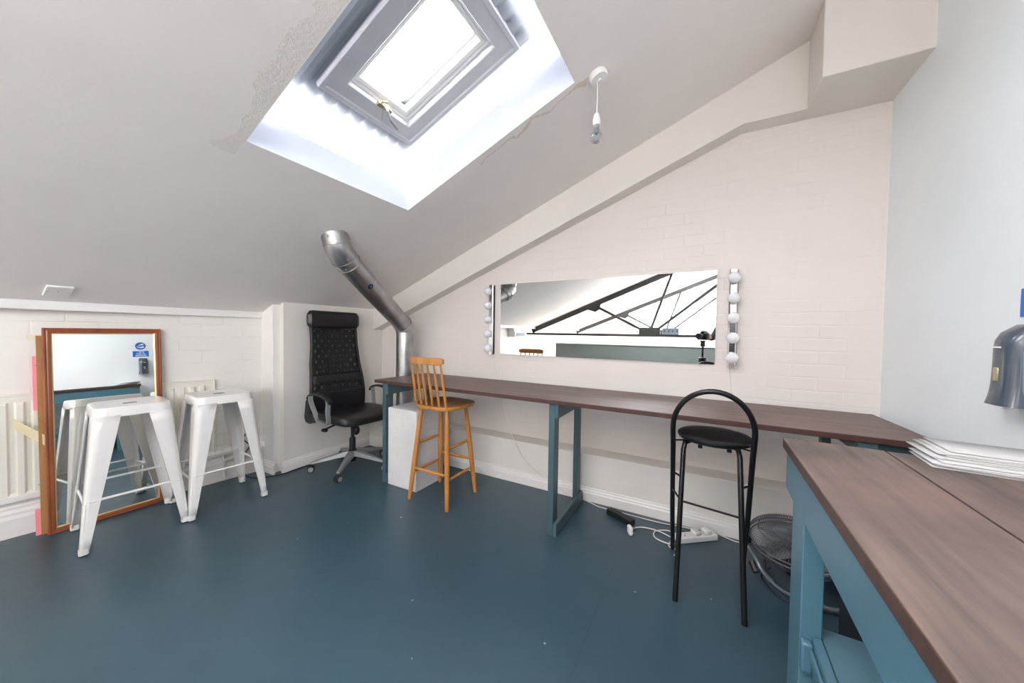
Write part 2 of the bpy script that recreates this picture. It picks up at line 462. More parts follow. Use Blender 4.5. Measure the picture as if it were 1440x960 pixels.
def text_mesh(txt, size, mat, name, parent, M4, extrude=0.0006, align='LEFT', bold=0.0):
    cu = bpy.data.curves.new('t', 'FONT'); cu.body = txt; cu.size = size; cu.extrude = extrude; cu.align_x = align; cu.offset = bold
    t = bpy.data.objects.new('t', cu); col.objects.link(t)
    dg = bpy.context.evaluated_depsgraph_get(); me = bpy.data.meshes.new_from_object(t.evaluated_get(dg))
    bpy.data.objects.remove(t)
    me.transform(M4); me.transform(Matrix.Translation(-root_loc(parent)))
    o = bpy.data.objects.new(name, me); col.objects.link(o); me.materials.clear(); me.materials.append(M[mat]); o.parent = parent
    return o

# ------------------------------------------------------------------ room shell
S = 0.3957
def zc(x, y=1.0):
    """ceiling height"""
    return 1.567 + S * (x + 2.683)
def xw(y):
    """left wall face"""
    yy = max(min(y, 1.56), -0.6)
    return -3.265 - (1.52 - yy) * 0.11
YU, YL, XR, XB, YB = 2.56, 2.41, 0.85, -3.037, 1.56   # upper/lower back wall, right wall, boxed corner
YF = -8.0

MB().box(-4.2, -1.47, -0.12, 1.3, 3.0, 0.0).build('floor', 'floor', smooth=False)['kind'] = 'structure'
MB().box(-4.2, YF - .3, -0.12, 1.3, -1.47, 0.0).build('floor_hall', 'hall_floor', smooth=False)['kind'] = 'structure'

# back wall: upper brick face and the thicker lower part with its ledge
b = MB(); b.box(-4.0, YU, 0.0, 1.3, YU + .2, 3.4); struct(b.build('wall_back', 'wall_brick_back', smooth=False))
b = MB(); b.box(XB, YL, 0.0, XR, YU + .01, 0.332); struct(b.build('wall_back_lower', 'wall', bevel=0.006))
# right wall
GY0, GY1, GZ0, GZ1 = -7.6, -1.7, 1.05, 2.50        # side window added to the hall to light the ceiling
b = MB(); b.box(XR, GY1, 0.0, XR + .2, YU + .2, 3.4); struct(b.build('wall_right', 'wall_cool', smooth=False))
b = MB(); b.box(XR, YF, 0, XR + .2, GY1, GZ0); b.box(XR, YF, GZ1, XR + .2, GY1, 3.4); b.box(XR, YF, GZ0, XR + .2, GY0, GZ1); struct(b.build('wall_hall', 'wall', smooth=False))
# left wall
P = [(xw(1.56), 1.7), (xw(1.56), 1.56), (xw(-.6), -.6), (xw(-.6), YF), (-4.2, YF), (-4.2, 1.7)]
struct(MB().prism(P, lambda u, v, a: (u, v, a), 0.0, 1.40).build('wall_left', 'wall_brick_left', smooth=False))
# boxed corner with its inner casing
struct(MB().prism([(-3.8, 0), (XB, 0), (XB, 1.55), (-3.8, 1.55)], lambda u, v, a: (u, a, v), YB, YU + .1).build('wall_corner', 'wall', smooth=False))
struct(MB().box(-3.30, YB - .055, 0.0, XB - .055, YB + .02, 1.50).build('trim_1', 'trim', bevel=0.004), 'white vertical casing beside the boxed corner')
# rear wall of the hall, with a wide window added for daylight
WX0, WX1, WZ0, WZ1 = -2.2, 0.55, 1.25, 2.35
b = MB()
b.box(-4.2, YF - .2, 0, 1.3, YF, WZ0); b.box(-4.2, YF - .2, WZ0, WX0, YF, 3.4); b.box(WX1, YF - .2, WZ0, 1.3, YF, 3.4); b.box(WX0, YF - .2, WZ1, WX1, YF, 3.4)
struct(b.build('wall_rear', 'wall', smooth=False))

# ceiling with skylight openings
OU0, OU1, OV0, OV1 = -1.66, -0.562, 0.71, 1.60      # main skylight, x and y extents
H1 = (-1.55, -0.20, -4.6, -2.20)                     # hall skylight
H2 = (-1.50, -0.30, -7.3, -5.2)  # further skylight, added for its daylight
H3 = (-1.22, -0.20, -0.90, 0.20)  # unseen skylight, added to brighten the near floor and right wall
H4 = (0.0, 0.42, 0.62, 0.98)  # unseen rooflight, added to brighten the right wall
xs = sorted({-3.0, -2.4, OU0, OU1, H1[0], H1[1], H3[0], H3[1], H4[0], H4[1], XR + .02}); ys = sorted({YF - .05, H2[2], H2[3], H1[2], H1[3], H3[2], H3[3], H4[2], H4[3], -0.6, 0.2, OV0, OV1, YU + .05})
b = MB(); vmap = {}
def cv(x, y):
    k = (round(x, 4), round(y, 4))
    if k not in vmap: vmap[k] = b.bm.verts.new((x, y, zc(x, y)))
    return vmap[k]
def inside(x, y):
    return any(a < x < c and d < y < e for a, c, d, e in ((OU0, OU1, OV0, OV1), H1, H2, H3, H4))
for i in range(len(ys) - 1):
    y0, y1 = ys[i], ys[i + 1]
    # eave strip down to the left wall
    f = [cv(-3.27, y0), cv(-3.27, y1), cv(-3.0, y1), cv(-3.0, y0)]
    b.bm.faces.new(f)
    for j in range(len(xs) - 1):
        x0, x1 = xs[j], xs[j + 1]
        if inside((x0 + x1) / 2, (y0 + y1) / 2): continue
        b.bm.faces.new((cv(x0, y0), cv(x0, y1), cv(x1, y1), cv(x1, y0)))
struct(b.build('ceiling', 'ceiling', smooth=False))
# outer roof deck, closes the shell above the openings
ANG = math.atan(S); ca, sa = math.cos(ANG), math.sin(ANG)
def F(u, v, n, x0=OU0, y0=OV0):
    """skylight frame: u up the slope, v along the eaves, n out of the roof"""
    return Vector((x0 + u * ca - n * sa, y0 + v, zc(x0) + u * sa + n * ca))
UL = (OU1 - OU0) / ca; VL = OV1 - OV0; D = 0.18
def reveal(U, V, d, x0, y0, name, mat='reveal', t=0.03):
    b = MB(); P = lambda u, v, n: F(u, v, n, x0, y0)
    for (u0, v0, u1, v1) in ((-t, -t, 0, V + t), (U, -t, U + t, V + t), (0, -t, U, 0), (0, V, U, V + t)):
        vs = [b.bm.verts.new(P(u, v, n)) for u in (u0, u1) for v in (v0, v1) for n in (0.002, d)]
        for f in ((0, 1, 3, 2), (4, 6, 7, 5), (0, 4, 5, 1), (2, 3, 7, 6), (0, 2, 6, 4), (1, 5, 7, 3)): b.bm.faces.new([vs[i] for i in f])
    return struct(b.build(name, mat, smooth=False))
reveal(UL, VL, D + .005, OU0, OV0, 'trim_2')['label'] = 'white plaster reveal around the skylight'

# translucent corrugated sheets lying over the opening, with the window hole left out
FU0, FU1, FV0, FV1 = 0.275, 1.03, 0.185, 0.722
def corr(u0, u1, v0, v1, n0, name, holes=(), pitch=0.074, amp=0.013):
    b = MB(); step = pitch / 8
    us = sorted({u0, u1, *[h for q in holes for h in q[:2]]}); nv = int((v1 - v0) / step)
    vs = sorted({*[v0 + i * step for i in range(nv + 1)], *[h for q in holes for h in q[2:]]})
    mp = {}
    def g(u, v):
        k = (round(u, 4), round(v, 5))
        if k not in mp: mp[k] = b.bm.verts.new(F(u, v, n0 + amp * math.sin(2 * PI * v / pitch)))
        return mp[k]
    for i in range(len(us) - 1):
        for j in range(len(vs) - 1):
            um, vm = (us[i] + us[i + 1]) / 2, (vs[j] + vs[j + 1]) / 2
            if any(q[0] < um < q[1] and q[2] < vm < q[3] for q in holes): continue
            b.bm.faces.new((g(us[i], vs[j]), g(us[i], vs[j + 1]), g(us[i + 1], vs[j + 1]), g(us[i + 1], vs[j])))
    return struct(b.build(name, 'grp', smooth=True))
hole = (FU0 + .02, FU1 - .02, FV0 + .02, FV1 - .02)
corr(-.06, UL + .06, -.06, VL + .06, D + .035, 'roof_sheet', [hole])['label'] = 'translucent corrugated roof sheet around the skylight window'
corr(FU0 - .055, FU1 + .06, FV0 - .115, FV1 + .03, D + .060, 'added_roof_sheet', [hole])['label'] = 'added second corrugated sheet dimming the daylight around the skylight window'  # extra layer added to darken the glow beside the frame

# main skylight window
def ring(b, prof, U0, U1, V0, V1, x0=OU0, y0=OV0):
    rings = []
    for ins, n in prof:
        rings.append([F(u, v, n, x0, y0) for u, v in ((U0 + ins, V0 + ins), (U1 - ins, V0 + ins), (U1 - ins, V1 - ins), (U0 + ins, V1 - ins))])
    b.loft(rings + [rings[0]], cap=False)
win = bpy.data.objects.new('window_1', None); col.objects.link(win); win.location = F(0.65, 0.45, D); win['kind'] = 'structure'; win['label'] = 'opening skylight window in the sloping ceiling'
b = MB(); ring(b, [(0, .275), (0, .190), (.004, .186), (.022, .186), (.027, .194), (.088, .194), (.092, .198), (.092, .275)], FU0, FU1, FV0, FV1); b.build('window_frame', 'upvc', win, smooth=False)
b = MB(); ring(b, [(.093, .325), (.093, .225), (.103, .223), (.108, .230), (.112, .230), (.116, .227), (.130, .233), (.136, .265), (.136, .325)], FU0, FU1, FV0, FV1); b.build('casement', 'white_plastic', win, smooth=False)
b = MB(); ring(b, [(.130, .2895), (.130, .268), (.138, .268), (.138, .2895)], FU0, FU1, FV0, FV1); b.build('gasket', 'plastic_black', win, smooth=False)
b = MB(); q = .134
vs = [F(u, v, n) for n in (.290, .296) for u, v in ((FU0 + q, FV0 + q), (FU1 - q, FV0 + q), (FU1 - q, FV1 - q), (FU0 + q, FV1 - q))]
b.loft([vs[:4], vs[4:]]); b.build('pane', 'pane', win, smooth=False)
# stay handle on the lower rail
hv = 0.47; hu = FU0 + .095
b = MB(); a0 = F(hu, hv - .03, .17); 
for i, (du, dv, dn, s) in enumerate(((0, -.022, .0, 1), )):
    vsx = [F(hu + u, hv + v, n) for u in (-.004, .016) for v in (-.045, .035) for n in (.188, .206)]
    vv = [b.bm.verts.new(p) for p in vsx]
    for f in ((0, 1, 3, 2), (4, 6, 7, 5), (0, 4, 5, 1), (2, 3, 7, 6), (0, 2, 6, 4), (1, 5, 7, 3)): b.bm.faces.new([vv[k] for k in f])
hb = b.build('latch_plate', 'brass', win, bevel=0.002)
b = MB(); b.tube([F(hu + .01, hv - .01, .20), F(hu + .014, hv - .004, .165), F(hu - .000, hv + .012, .145), F(hu - .015, hv + .075, .135)], [.007, .009, .008, .0065], 12); b.build('latch_handle', 'grey_metal', win)
b = MB(); b.tube([F(hu + .01, hv - .03, .20), F(hu + .03, hv - .03, .19), F(hu + .04, hv - .016, .19)], .005, 8); b.tube([F(hu, hv - .01, .19), F(hu - .02, hv - .01, .165), F(hu - .03, hv - .012, .14)], .0016, 6); b.build('latch_cord', 'brass', win)
# flashing kerb outside, carries the window
b = MB(); ring(b, [(-.02, .34), (-.02, .255), (.0, .255), (.0, .34)], FU0, FU1, FV0, FV1); b.build('kerb', 'grey_metal', win, smooth=False)

# hall skylight and the added skylights: frame and pane
def hall_or_added_sky(H, n):
    U = (H[1] - H[0]) / ca; V = H[3] - H[2]
    reveal(U, V, 0.15, H[0], H[2], 'trim_%d' % (n + 10))
    w = bpy.data.objects.new('window_%d' % n, None); col.objects.link(w); w.location = F(U / 2, V / 2, .12, H[0], H[2]); w['kind'] = 'structure'
    b = MB(); ring(b, [(0, .15), (0, .09), (.04, .09), (.04, .15)], 0, U, 0, V, H[0], H[2])
    b.build('window_frame', 'white_plastic', w, smooth=False)
    b = MB(); vs = [F(u, v, k, H[0], H[2]) for k in (.12, .126) for u, v in ((.03, .03), (U - .03, .03), (U - .03, V - .03), (.03, V - .03))]
    b.loft([vs[:4], vs[4:]]); b.build('pane', 'pane', w, smooth=False)
hall_or_added_sky(H1, 2); hall_or_added_sky(H2, 3); hall_or_added_sky(H3, 5); hall_or_added_sky(H4, 7)  # the first is the hall skylight, the other three are added
w = bpy.data.objects.new('window_4', None); col.objects.link(w); w.location = ((WX0 + WX1) / 2, YF - .1, WZ0); w['kind'] = 'structure'  # added window in the rear wall, supplies daylight
b = MB()
for x in (WX0, (WX0 + WX1) / 2 - .02, WX1 - .04): b.box(x, YF - .13, WZ0, x + .04, YF - .07, WZ1)
b.box(WX0, YF - .13, WZ0, WX1, YF - .07, WZ0 + .04); b.box(WX0, YF - .13, WZ1 - .04, WX1, YF - .07, WZ1); b.build('window_frame', 'white_plastic', w)
MB().box(WX0, YF - .103, WZ0, WX1, YF - .098, WZ1).build('pane', 'pane', w, smooth=False)
w = bpy.data.objects.new('window_6', None); col.objects.link(w); w.location = (XR + .1, (GY0 + GY1) / 2, GZ0); w['kind'] = 'structure'  # added window in the side wall, supplies daylight
b = MB()
for k in range(6):
    y = GY0 + (GY1 - GY0 - .05) * k / 5; b.box(XR + .06, y, GZ0, XR + .12, y + .05, GZ1)
b.box(XR + .06, GY0, GZ0, XR + .12, GY1, GZ0 + .05); b.box(XR + .06, GY0, GZ1 - .05, XR + .12, GY1, GZ1); b.build('window_frame', 'white_plastic', w)
MB().box(XR + .088, GY0, GZ0, XR + .092, GY1, GZ1).build('pane', 'pane', w, smooth=False)

# beam along the back wall under the slope, and the box by the right wall
yb = 2.442
struct(MB().prism([(XB, 1.208), (0.187, 2.452), (0.48, 2.45), (0.48, 2.93), (XB, 1.52)], lambda u, v, a: (u, a, v), yb, YU + .01).build('trim_5', 'wall', bevel=0.004), 'white boxed beam following the sloping ceiling')
struct(MB().box(0.478, 2.18, 2.45, XR + .01, YU + .01, 3.3).build('trim_6', 'wall', bevel=0.004), 'white boxed projection hanging below the ceiling by the right wall')

# skirting and eave trims
BBP = [(0, 0), (-.020, 0), (-.020, .060), (-.015, .070), (-.015, .078), (-.008, .088), (-.008, .095), (0, .10)]
def skirt(name, x0, y0, x1, y1, prof=BBP, sc=1.0):
    """room is on the right-hand side when walking from 0 to 1 -> profile negative u is into the room"""
    d = Vector((x1 - x0, y1 - y0, 0)); Ln = d.length; d.normalize(); nrm = Vector((d.y, -d.x, 0))
    fn = lambda u, v, a: Vector((x0, y0, 0)) + d * a + nrm * (-u) + Vector((0, 0, v * sc))
    return struct(MB().prism(prof, fn, 0, Ln).build(name, 'trim', smooth=False))
skirt('baseboard_back', XB, YL, XR, YL, sc=.95)
skirt('baseboard_corner', XB, YB - .02, XB, YL, sc=.95)
skirt('baseboard_corner_side', xw(1.56), YB - .055, XB - .02, YB - .055, sc=.95)
skirt('baseboard_left', xw(-.6), -.6, xw(1.5), 1.5, sc=1.75)
skirt('baseboard_right', XR, 2.4, XR, YF, sc=1.0)
d = Vector((xw(1.5) - xw(-.6), 2.1, 0)).normalized()
struct(MB().prism([(-3.25, -.6), (-3.25, 1.54), (xw(1.54) - .01, 1.54), (xw(-.6) - .01, -.6)], lambda u, v, a: (u, v, a), 1.292, 1.362).build('trim_7', 'trim', bevel=.003), 'white timber trim along the top of the left wall')
struct(MB().box(xw(-.6) - .01, YF, 1.292, -3.25, -.6, 1.362).build('trim_8', 'trim'))
# step moulding behind the radiator
struct(MB().prism([(0, 0), (.035, 0), (.035, .03), (.02, .045), (0, .045)], lambda u, v, a: Vector((xw(-.6), -.6, .205)) + d * a + Vector((d.y, -d.x, 0)) * u + Vector((0, 0, v)), 0, 2.14).build('trim_9', 'trim'), 'white ledge above the left skirting')

# ------------------------------------------------------------------ makeup counter
def desk():
    t = thing('makeup_counter', 'long dark brown counter on teal trestle legs along the brick wall', 'table', (-0.75, 2.13, 0))
    x0, x1, y0, y1, z0, z1 = -2.275, 0.775, 1.845, 2.405, 0.787, 0.812
    poly = [(x0, y0), (x1 + .02, y0), (x1, y1), (x0 + .02, y1)]
    MB().prism(poly, lambda u, v, a: (u, v, a), z0, z1).build('tabletop', 'desk', t, bevel=0.003)
    edge_mat(bpy.data.objects['tabletop'], 'desk_edge')
    for k, x in enumerate((-2.195, -0.775, 0.56)):
        w = 0.052
        xl = x
        fr = bpy.data.objects.new('leg_frame', None); col.objects.link(fr); fr.parent = t
        fr.location = (0, 0, 0)
        g = 0.022
        def part(nm, *bx):
            o = MB().box(*bx).build(nm, 'teal', fr, bevel=0.0025)
            return o
        part('post', xl, 1.860, 0.0, xl + .036, 1.935, z0)
        part('post', xl, 2.318, 0.0, xl + .036, 2.374, z0)
        part('foot_rail', xl + .036, 1.862, 0.0, xl + .036 + g, 2.374, 0.075)
        part('top_rail', xl + .036, 1.862, z0 - .085, xl + .036 + g, 2.388, z0)
        if k == 2:
            part('brace', xl + .058, 1.93, z0 - .06, xl + .19, 1.955, z0)
    return t
desk()

# ------------------------------------------------------------------ workbench
def bench():
    t = thing('workbench', 'heavy teal workbench with thick stained plank top in the near corner', 'table', (0.5, 0.85, 0))
    a = 0.02     # the bench sits very slightly skewed
    H = 0.86; x0, yf, yn, xr = 0.262, 1.440, -0.25, 0.835
    rot = Matrix.Rotation(-a, 4, 'Z'); C = Vector((x0, yf, 0))
    def W(x, y, z): return C + (rot @ Vector((x, y, z)))
    def bx(nm, x0, y0, z0, x1, y1, z1, mat='teal_bench', bev=.003, par=t):
        b = MB(); b.box(x0, y0, z0, x1, y1, z1, T=Matrix.Translation(C) @ rot)
        return b.build(nm, mat, par, bevel=bev)
    Ln = yn - yf
    bx('plank', -.012, Ln, H - .034, .232, .012, H, 'bench', .004)
    bx('plank', .236, Ln, H - .034, .462, .012, H - .001, 'bench', .003)
    bx('plank', .466, Ln, H - .034, .560, .012, H - .001, 'bench', .003)
    for o in bpy.data.objects:
        if o.name.startswith('plank'): edge_mat(o, 'bench_edge')
    # side apron reaching past the post
    za = H - .034
    pl = [(0.0, za), (0.0, za - .130), (Ln, za - .130), (Ln, za)]
    MB().prism(pl, lambda u, v, k: W(k, u, v), -.002, .022).build('apron', 'teal_bench', t, bevel=.003)
    MB().prism([(p[0], p[1]) for p in pl], lambda u, v, k: W(k, u, v), .52, .54).build('apron', 'teal_bench', t, bevel=.003)
    bx('cross_rail', .022, -.20, za - .10, .52, -.155, za)
    for yy in (-.225, Ln + .10):
        for xx in (.022, .470):
            bx('leg', xx - .018 if xx < .1 else xx, yy, 0, xx + .03, yy + .14, za - .001 if xx > .1 else za - .02)
    # low shelf with a moulded rail
    zs = .368
    bx('shelf', .053, Ln + .12, zs - .02, .510, -.165, zs, 'teal_bench')
    bx('shelf_rail', .030, Ln + .12, zs - .11, .052, -.228, zs + .008)
    bx('shelf_moulding', .020, Ln + .12, zs - .045, .030, -.252, zs - .012, bev=.004)
    bx('shelf_block', .004, -.252, zs - .085, .030, -.226, zs - .002, bev=.006)
bench()

# fanned stack of paper on the bench
def papers():
    g = 'loose sheets fanned on the workbench'
    base = bpy.data.objects.new
    n = 11
    for i in range(n):
        ang = random.uniform(-.025, .025) - .05 + .003 * i
        dx, dy = random.uniform(-.012, .012), random.uniform(-.012, .012) + .004 * i
        z = .8608 + i * .0036
        w, h = .40, .28
        if i == n - 1: dx, dy, ang = .018, .040, -.03
        if i == n - 2: dx, dy, ang = .004, .028, -.03
        b = MB()
        T = Matrix.Translation((.738 + dx + (.0 if i < 7 else .022), 1.385 + dy + (0 if i < 7 else .012), z)) @ Matrix.Rotation(ang - .02, 4, 'Z')
        nx = 8; R = []
        for k in range(nx + 1):
            u = -.18 + w * k / nx
            if u > .10: u = .10 + (u - .10) * .0
            lift = .004 * math.sin(k * 1.3 + i) * (0.3 + abs(k / nx - .3))
            R.append(u)
        # a sheet with a slightly curled left edge
        top = []; 
        vs = []
        for k in range(nx + 1):
            u = -.18 + .285 * k / nx
            c = .0012 * ((1 - k / nx) ** 2) * (1 + (i % 3) * .6)
            vs.append([b.bm.verts.new(T @ Vector((u, v, c))) for v in (-.075, 0, .075)])
        for k in range(nx):
            for q in (0, 1): b.bm.faces.new((vs[k][q], vs[k + 1][q], vs[k + 1][q + 1], vs[k][q + 1]))
        o = b.build('paper_sheet', 'paper', None, loc=T.translation, solid=.0022)
        tag(o, 'white paper sheet in the fanned pile on the workbench', 'paper', g)
papers()

# ------------------------------------------------------------------ plinth
tag(MB().box(-2.128, 1.857, 0, -1.828, 2.16, .605).build('display_plinth', 'plinth', None, bevel=.004, loc=(-1.98, 2.0, 0)), 'rough white block plinth standing under the left end of the counter', 'plinth')

# ------------------------------------------------------------------ white metal stools
def metal_stool(label, loc, rz, group):
    t = thing('metal_stool', label, 'stool', loc, rz, group)
    H = .755; wt = .158; wb = .213; zt = H - .055
    # seat pan: rounded square, dished, with a rolled edge and a skirt
    b = MB(); rings = []
    for w, z, r in ((.02, H - .006, .009), (.06, H - .006, .028), (.20, H - .005, .05), (.262, H - .002, .05), (.285, H, .05), (.300, H - .002, .052), (.308, H - .010, .054), (.316, H - .05, .054), (.318, H - .056, .054)):
        rings.append([(x, y, z) for x, y in rrect(w, w, min(r, w * .45), 6)])
    b.loft(rings, cap=False); b.bm.faces.new([v for v in b.bm.verts][:len(rings[0])])
    b.build('seat', 'steel_white', t, world=False, solid=.002)
    b = MB(); b.prism(rrect(.024, .060, .011, 4), lambda u, v, a: (u, v, a), H - .0062, H - .0052)
    b.build('seat_slot', 'rubber', t, world=False)
    for sx in (1, -1):
        for sy in (1, -1):
            b = MB(); rings = []
            for i in range(11):
                q = i / 10; z = (H - .045) * (1 - q) + .022 * q
                o_ = wt + (wb - wt) * q ** 1.0
                a = .104 * (1 - q) + .034 * q; r = .040 * (1 - q) + .014 * q
                pts = [(o_, o_ - a), (o_ , o_ - r)]
                for k in range(1, 6):
                    th = math.radians(k * 90 / 6); pts.append((o_ - r + r * math.cos(th), o_ - r + r * math.sin(th)))
                pts += [(o_ - r, o_), (o_ - a, o_)]
                # inward lips
                pts = [(o_ - .008, o_ - a - .001)] + pts + [(o_ - a - .001, o_ - .008)]
                rings.append([(sx * p[0], sy * p[1], z) for p in pts])
            b.loft(rings, cap=False, closed=False)
            lg = b.build('leg', 'steel_white', t, world=False, solid=.0018)
            # pressed rib low on the leg, and the rubber foot
            b = MB(); rr = []
            for i in range(5):
                z = .07 + .19 * i / 4; q = 1 - (z - .022) / (H - .067); o_ = wt + (wb - wt) * q + .0015
                w_ = .012 if 0 < i < 4 else .004
                rr.append([(sx * (o_ - .010), sy * (o_ - .004), z), (sx * (o_ - .0035), sy * (o_ - .0105), z), (sx * (o_ - .0035 + .0015), sy * (o_ - .0085), z), (sx * (o_ - .0085), sy * (o_ - .0035 + .0015), z)])
            b.loft(rr); b.build('rib', 'steel_white', lg, world=False)
            b = MB(); c = wb - .016
            b.loft([[(sx * c + x, sy * c + y, z) for x, y in rrect(w, w, .010, 4)] for w, z in ((.036, .006), (.038, .012), (.036, .034))]); b.build('foot_cap', 'steel_white', lg, world=False)
            b = MB(); b.loft([[(sx * c + x, sy * c + y, z) for x, y in rrect(w, w, .010, 4)] for w, z in ((.028, 0), (.031, .002), (.031, .007))]); b.build('foot', 'rubber', lg, world=False)
    # cross stretchers
    z = .27; q = 1 - (z - .022) / (H - .067); o_ = wt + (wb - wt) * q - .006
    for k in range(4):
        R = Matrix.Rotation(k * PI / 2, 3, 'Z')
        zz = z if k % 2 else z - .022
        b = MB(); pts = []
        b.tube([R @ Vector((-o_ + .012, o_, zz)), R @ Vector((-o_ + .05, o_ , zz)), R @ Vector((o_ - .05, o_, zz)), R @ Vector((o_ - .012, o_, zz))], [.009, .0068, .0068, .009], 8)
        b.build('stretcher', 'steel_white', t, world=False)
    b = MB()
    for s in (1, -1):
        b.tube([(-wt + .01, -s * (wt - .01), H - .055), (0, 0, H - .072 - .006 * s), (wt - .01, s * (wt - .01), H - .055)], .006, 8)
    b.build('cross_brace', 'steel_white', t, world=False)
    return t
metal_stool('white metal stool standing in front of the framed mirror', (-2.985, .672, 0), math.radians(-5), 'white metal stools')
t2 = None
def dup_stool(label, loc, rz):
    src = [o for o in bpy.data.objects if o.name == 'metal_stool'][0]
    c = copy_tree(src); c.location = loc; c.rotation_euler = (0, 0, rz); c['label'] = label
    return c
dup_stool('white metal stool between the framed mirror and the boxed corner, in front of radiator end', (-2.935, 1.085, 0), math.radians(-4))

# ------------------------------------------------------------------ wooden bar stool with spindle back
def bar_chair():
    t = thing('wooden_bar_chair', 'honey coloured wooden bar chair with spindle back at the counter', 'bar chair', (-1.63, 1.93, 0))
    H = .690
    X = lambda x, y, z: (x, y, z)
    # seat: saddle outline, flat at the back (near side, -y)
    out = []
    for i in range(40):
        a = 2 * PI * i / 40; c, s_ = math.cos(a), math.sin(a)
        e = 0.62
        x = math.copysign(abs(c) ** e, c) * (.190 + .012 * s_); y = math.copysign(abs(s_) ** e, s_) * .180
        out.append((x, y + .012))
    b = MB(); b.loft([[(x * k, y * k, z) for x, y in out] for k, z in ((.90, H - .030), (.975, H - .026), (1, H - .014), (.99, H - .003), (.95, H), (.6, H - .006), (.2, H - .008))])
    b.build('seat', 'pine_seat', t, world=False)
    b = MB(); b.loft([[(x * k, y * k, z) for x, y in out] for k, z in ((.905, H - .031), (.980, H - .027), (1.006, H - .014), (.996, H - .004), (.985, H - .0035))], cap=False)
    b.build('seat_edge', 'pine', t, world=False)
    legs = {}
    for sx in (1, -1):
        for sy in (1, -1):
            top = Vector((sx * .115, sy * .105, H - .02)); bot = Vector((sx * .172, sy * .163, 0))
            legs[(sx, sy)] = (top, bot)
            P_ = [bot.lerp(top, k) for k in (0, .02, .25, .5, .75, 1)]
            MB().tube(P_, [.0125, .0135, .017, .0185, .0165, .012], 14).build('leg', 'pine', t, world=False)
    def at(k, z): top, bot = legs[k]; return bot.lerp(top, z / (H - .02))
    def st(a, b_, z):
        p, q = at(a, z), at(b_, z); n = 7
        MB().tube([p.lerp(q, i / (n - 1)) for i in range(n)], [.007, .009, .0105, .0112, .0105, .009, .007], 10).build('stretcher', 'pine', t, world=False)
    st((-1, -1), (1, -1), .225); st((-1, 1), (1, 1), .255)
    for sx in (-1, 1):
        st((sx, -1), (sx, 1), .195); st((sx, -1), (sx, 1), .40)
    # backrest on the near side, spindles fan out slightly
    rail_y, rail_z = -.222, 1.003
    for i in range(6):
        u = -1 + 2 * i / 5
        p = Vector((u * .135, -.150 + .014 * abs(u), H - .012)); q = Vector((u * .128 + 0.010, rail_y + .018 * abs(u), rail_z - .015))
        n = 6; MB().tube([p.lerp(q, k / (n - 1)) for k in range(n)], [.0075, .0088, .0095, .009, .0075, .006], 10).build('spindle', 'pine', t, world=False)
    b = MB(); rr = []
    for i in range(17):
        u = -1 + i / 8; x = u * .146 + .010; y = rail_y + .030 * u * u - .002
        h = .024 * (1 - .35 * max(0, abs(u) - .8) / .2); th = .0085
        rr.append([(x, y - th, rail_z - h), (x, y + th, rail_z - h), (x, y + th * 1.1, rail_z), (x, y + th, rail_z + h), (x, y - th, rail_z + h), (x, y - th * 1.1, rail_z)])
    b.loft(rr); b.build('top_rail', 'pine', t, world=False, bevel=.003)
bar_chair()

# ------------------------------------------------------------------ black folding bar stool
def folding_stool():
    t = thing('folding_bar_stool', 'black tubular folding bar stool with round seat and hooped back', 'bar stool', (0.06, 1.9, 0))
    r = .0115
    # rear frame with hoop: from the rear feet forwards over the seat
    zA, yA = .965, 1.665
    F_ = lambda x, s: Vector((x, 2.10 + (yA - 2.10) * s, s * zA))     # s along the height
    wB, wT = .163, .157
    cx = 0.052
    pts = [F_(cx - wB, 0.0), F_(cx - wB + .0, .3), F_(cx - wT, .70)]
    sc = .80; cz = .80
    Ra = wT
    for i in range(0, 25):
        a = PI - PI * i / 24
        pts.append(F_(cx + Ra * math.cos(a), sc + (1.0 - sc) * math.sin(a) * 1.0))
    pts += [F_(cx + wT, .70), F_(cx + wB, .3), F_(cx + wB, 0.0)]
    MB().tube(pts, r, 14).build('back_frame', 'black_metal', t)
    # front frame under the seat
    yT, zT = 1.845, .700
    for s_ in (-1, 1):
        xb, xt = cx + s_ * .130 + .004, cx + s_ * .112
        MB().tube([(xb, 1.693, 0.0), (xb, 1.694, .012), (xt + s_ * .002, yT - .01, zT - .05), (xt - s_ * .004, yT + .003, zT - .018), (xt - s_ * .03, yT + .02, zT - .008)], [.0125, .0115, .0115, .0115, .011], 14).build('leg', 'black_metal', t)
        # hinge link
        MB().tube([(cx + s_ * .157, 1.772, .735 - .03), (cx + s_ * .145, 1.80, .70), (cx + s_ * .112, 1.84, .695)], .004, 8).build('hinge_link', 'black_metal', t)
        zc_ = .525; MB().tube([(cx + s_ * .163, 2.10 - .435 * zc_ / .965, zc_), (cx + s_ * .118, 1.693 + .15 * zc_ / .7, zc_)], .005, 8).build('pivot', 'black_metal', t)
    MB().tube([(cx - .162, 2.10 - .435 * .42 / .965, .42), (cx - .118, 1.788, .418), (cx + .122, 1.788, .400)], .005, 8).build('crossbar', 'black_metal', t)
    b = MB(); b.lathe([(.10, .704), (.146, .704), (.154, .708), (.158, .716), (.157, .724), (.149, .730), (.12, .733), (.05, .734), (.0, .734)], (cx + .014, 1.895, 0), n=40)
    b.build('seat', 'black_seat', t)
    for dx in (-.058, .055):
        MB().box(cx + .014 + dx - .009, 1.775, .684, cx + .014 + dx + .009, 1.80, .706).build('seat_bracket', 'black_metal', t, bevel=.002)
folding_stool()

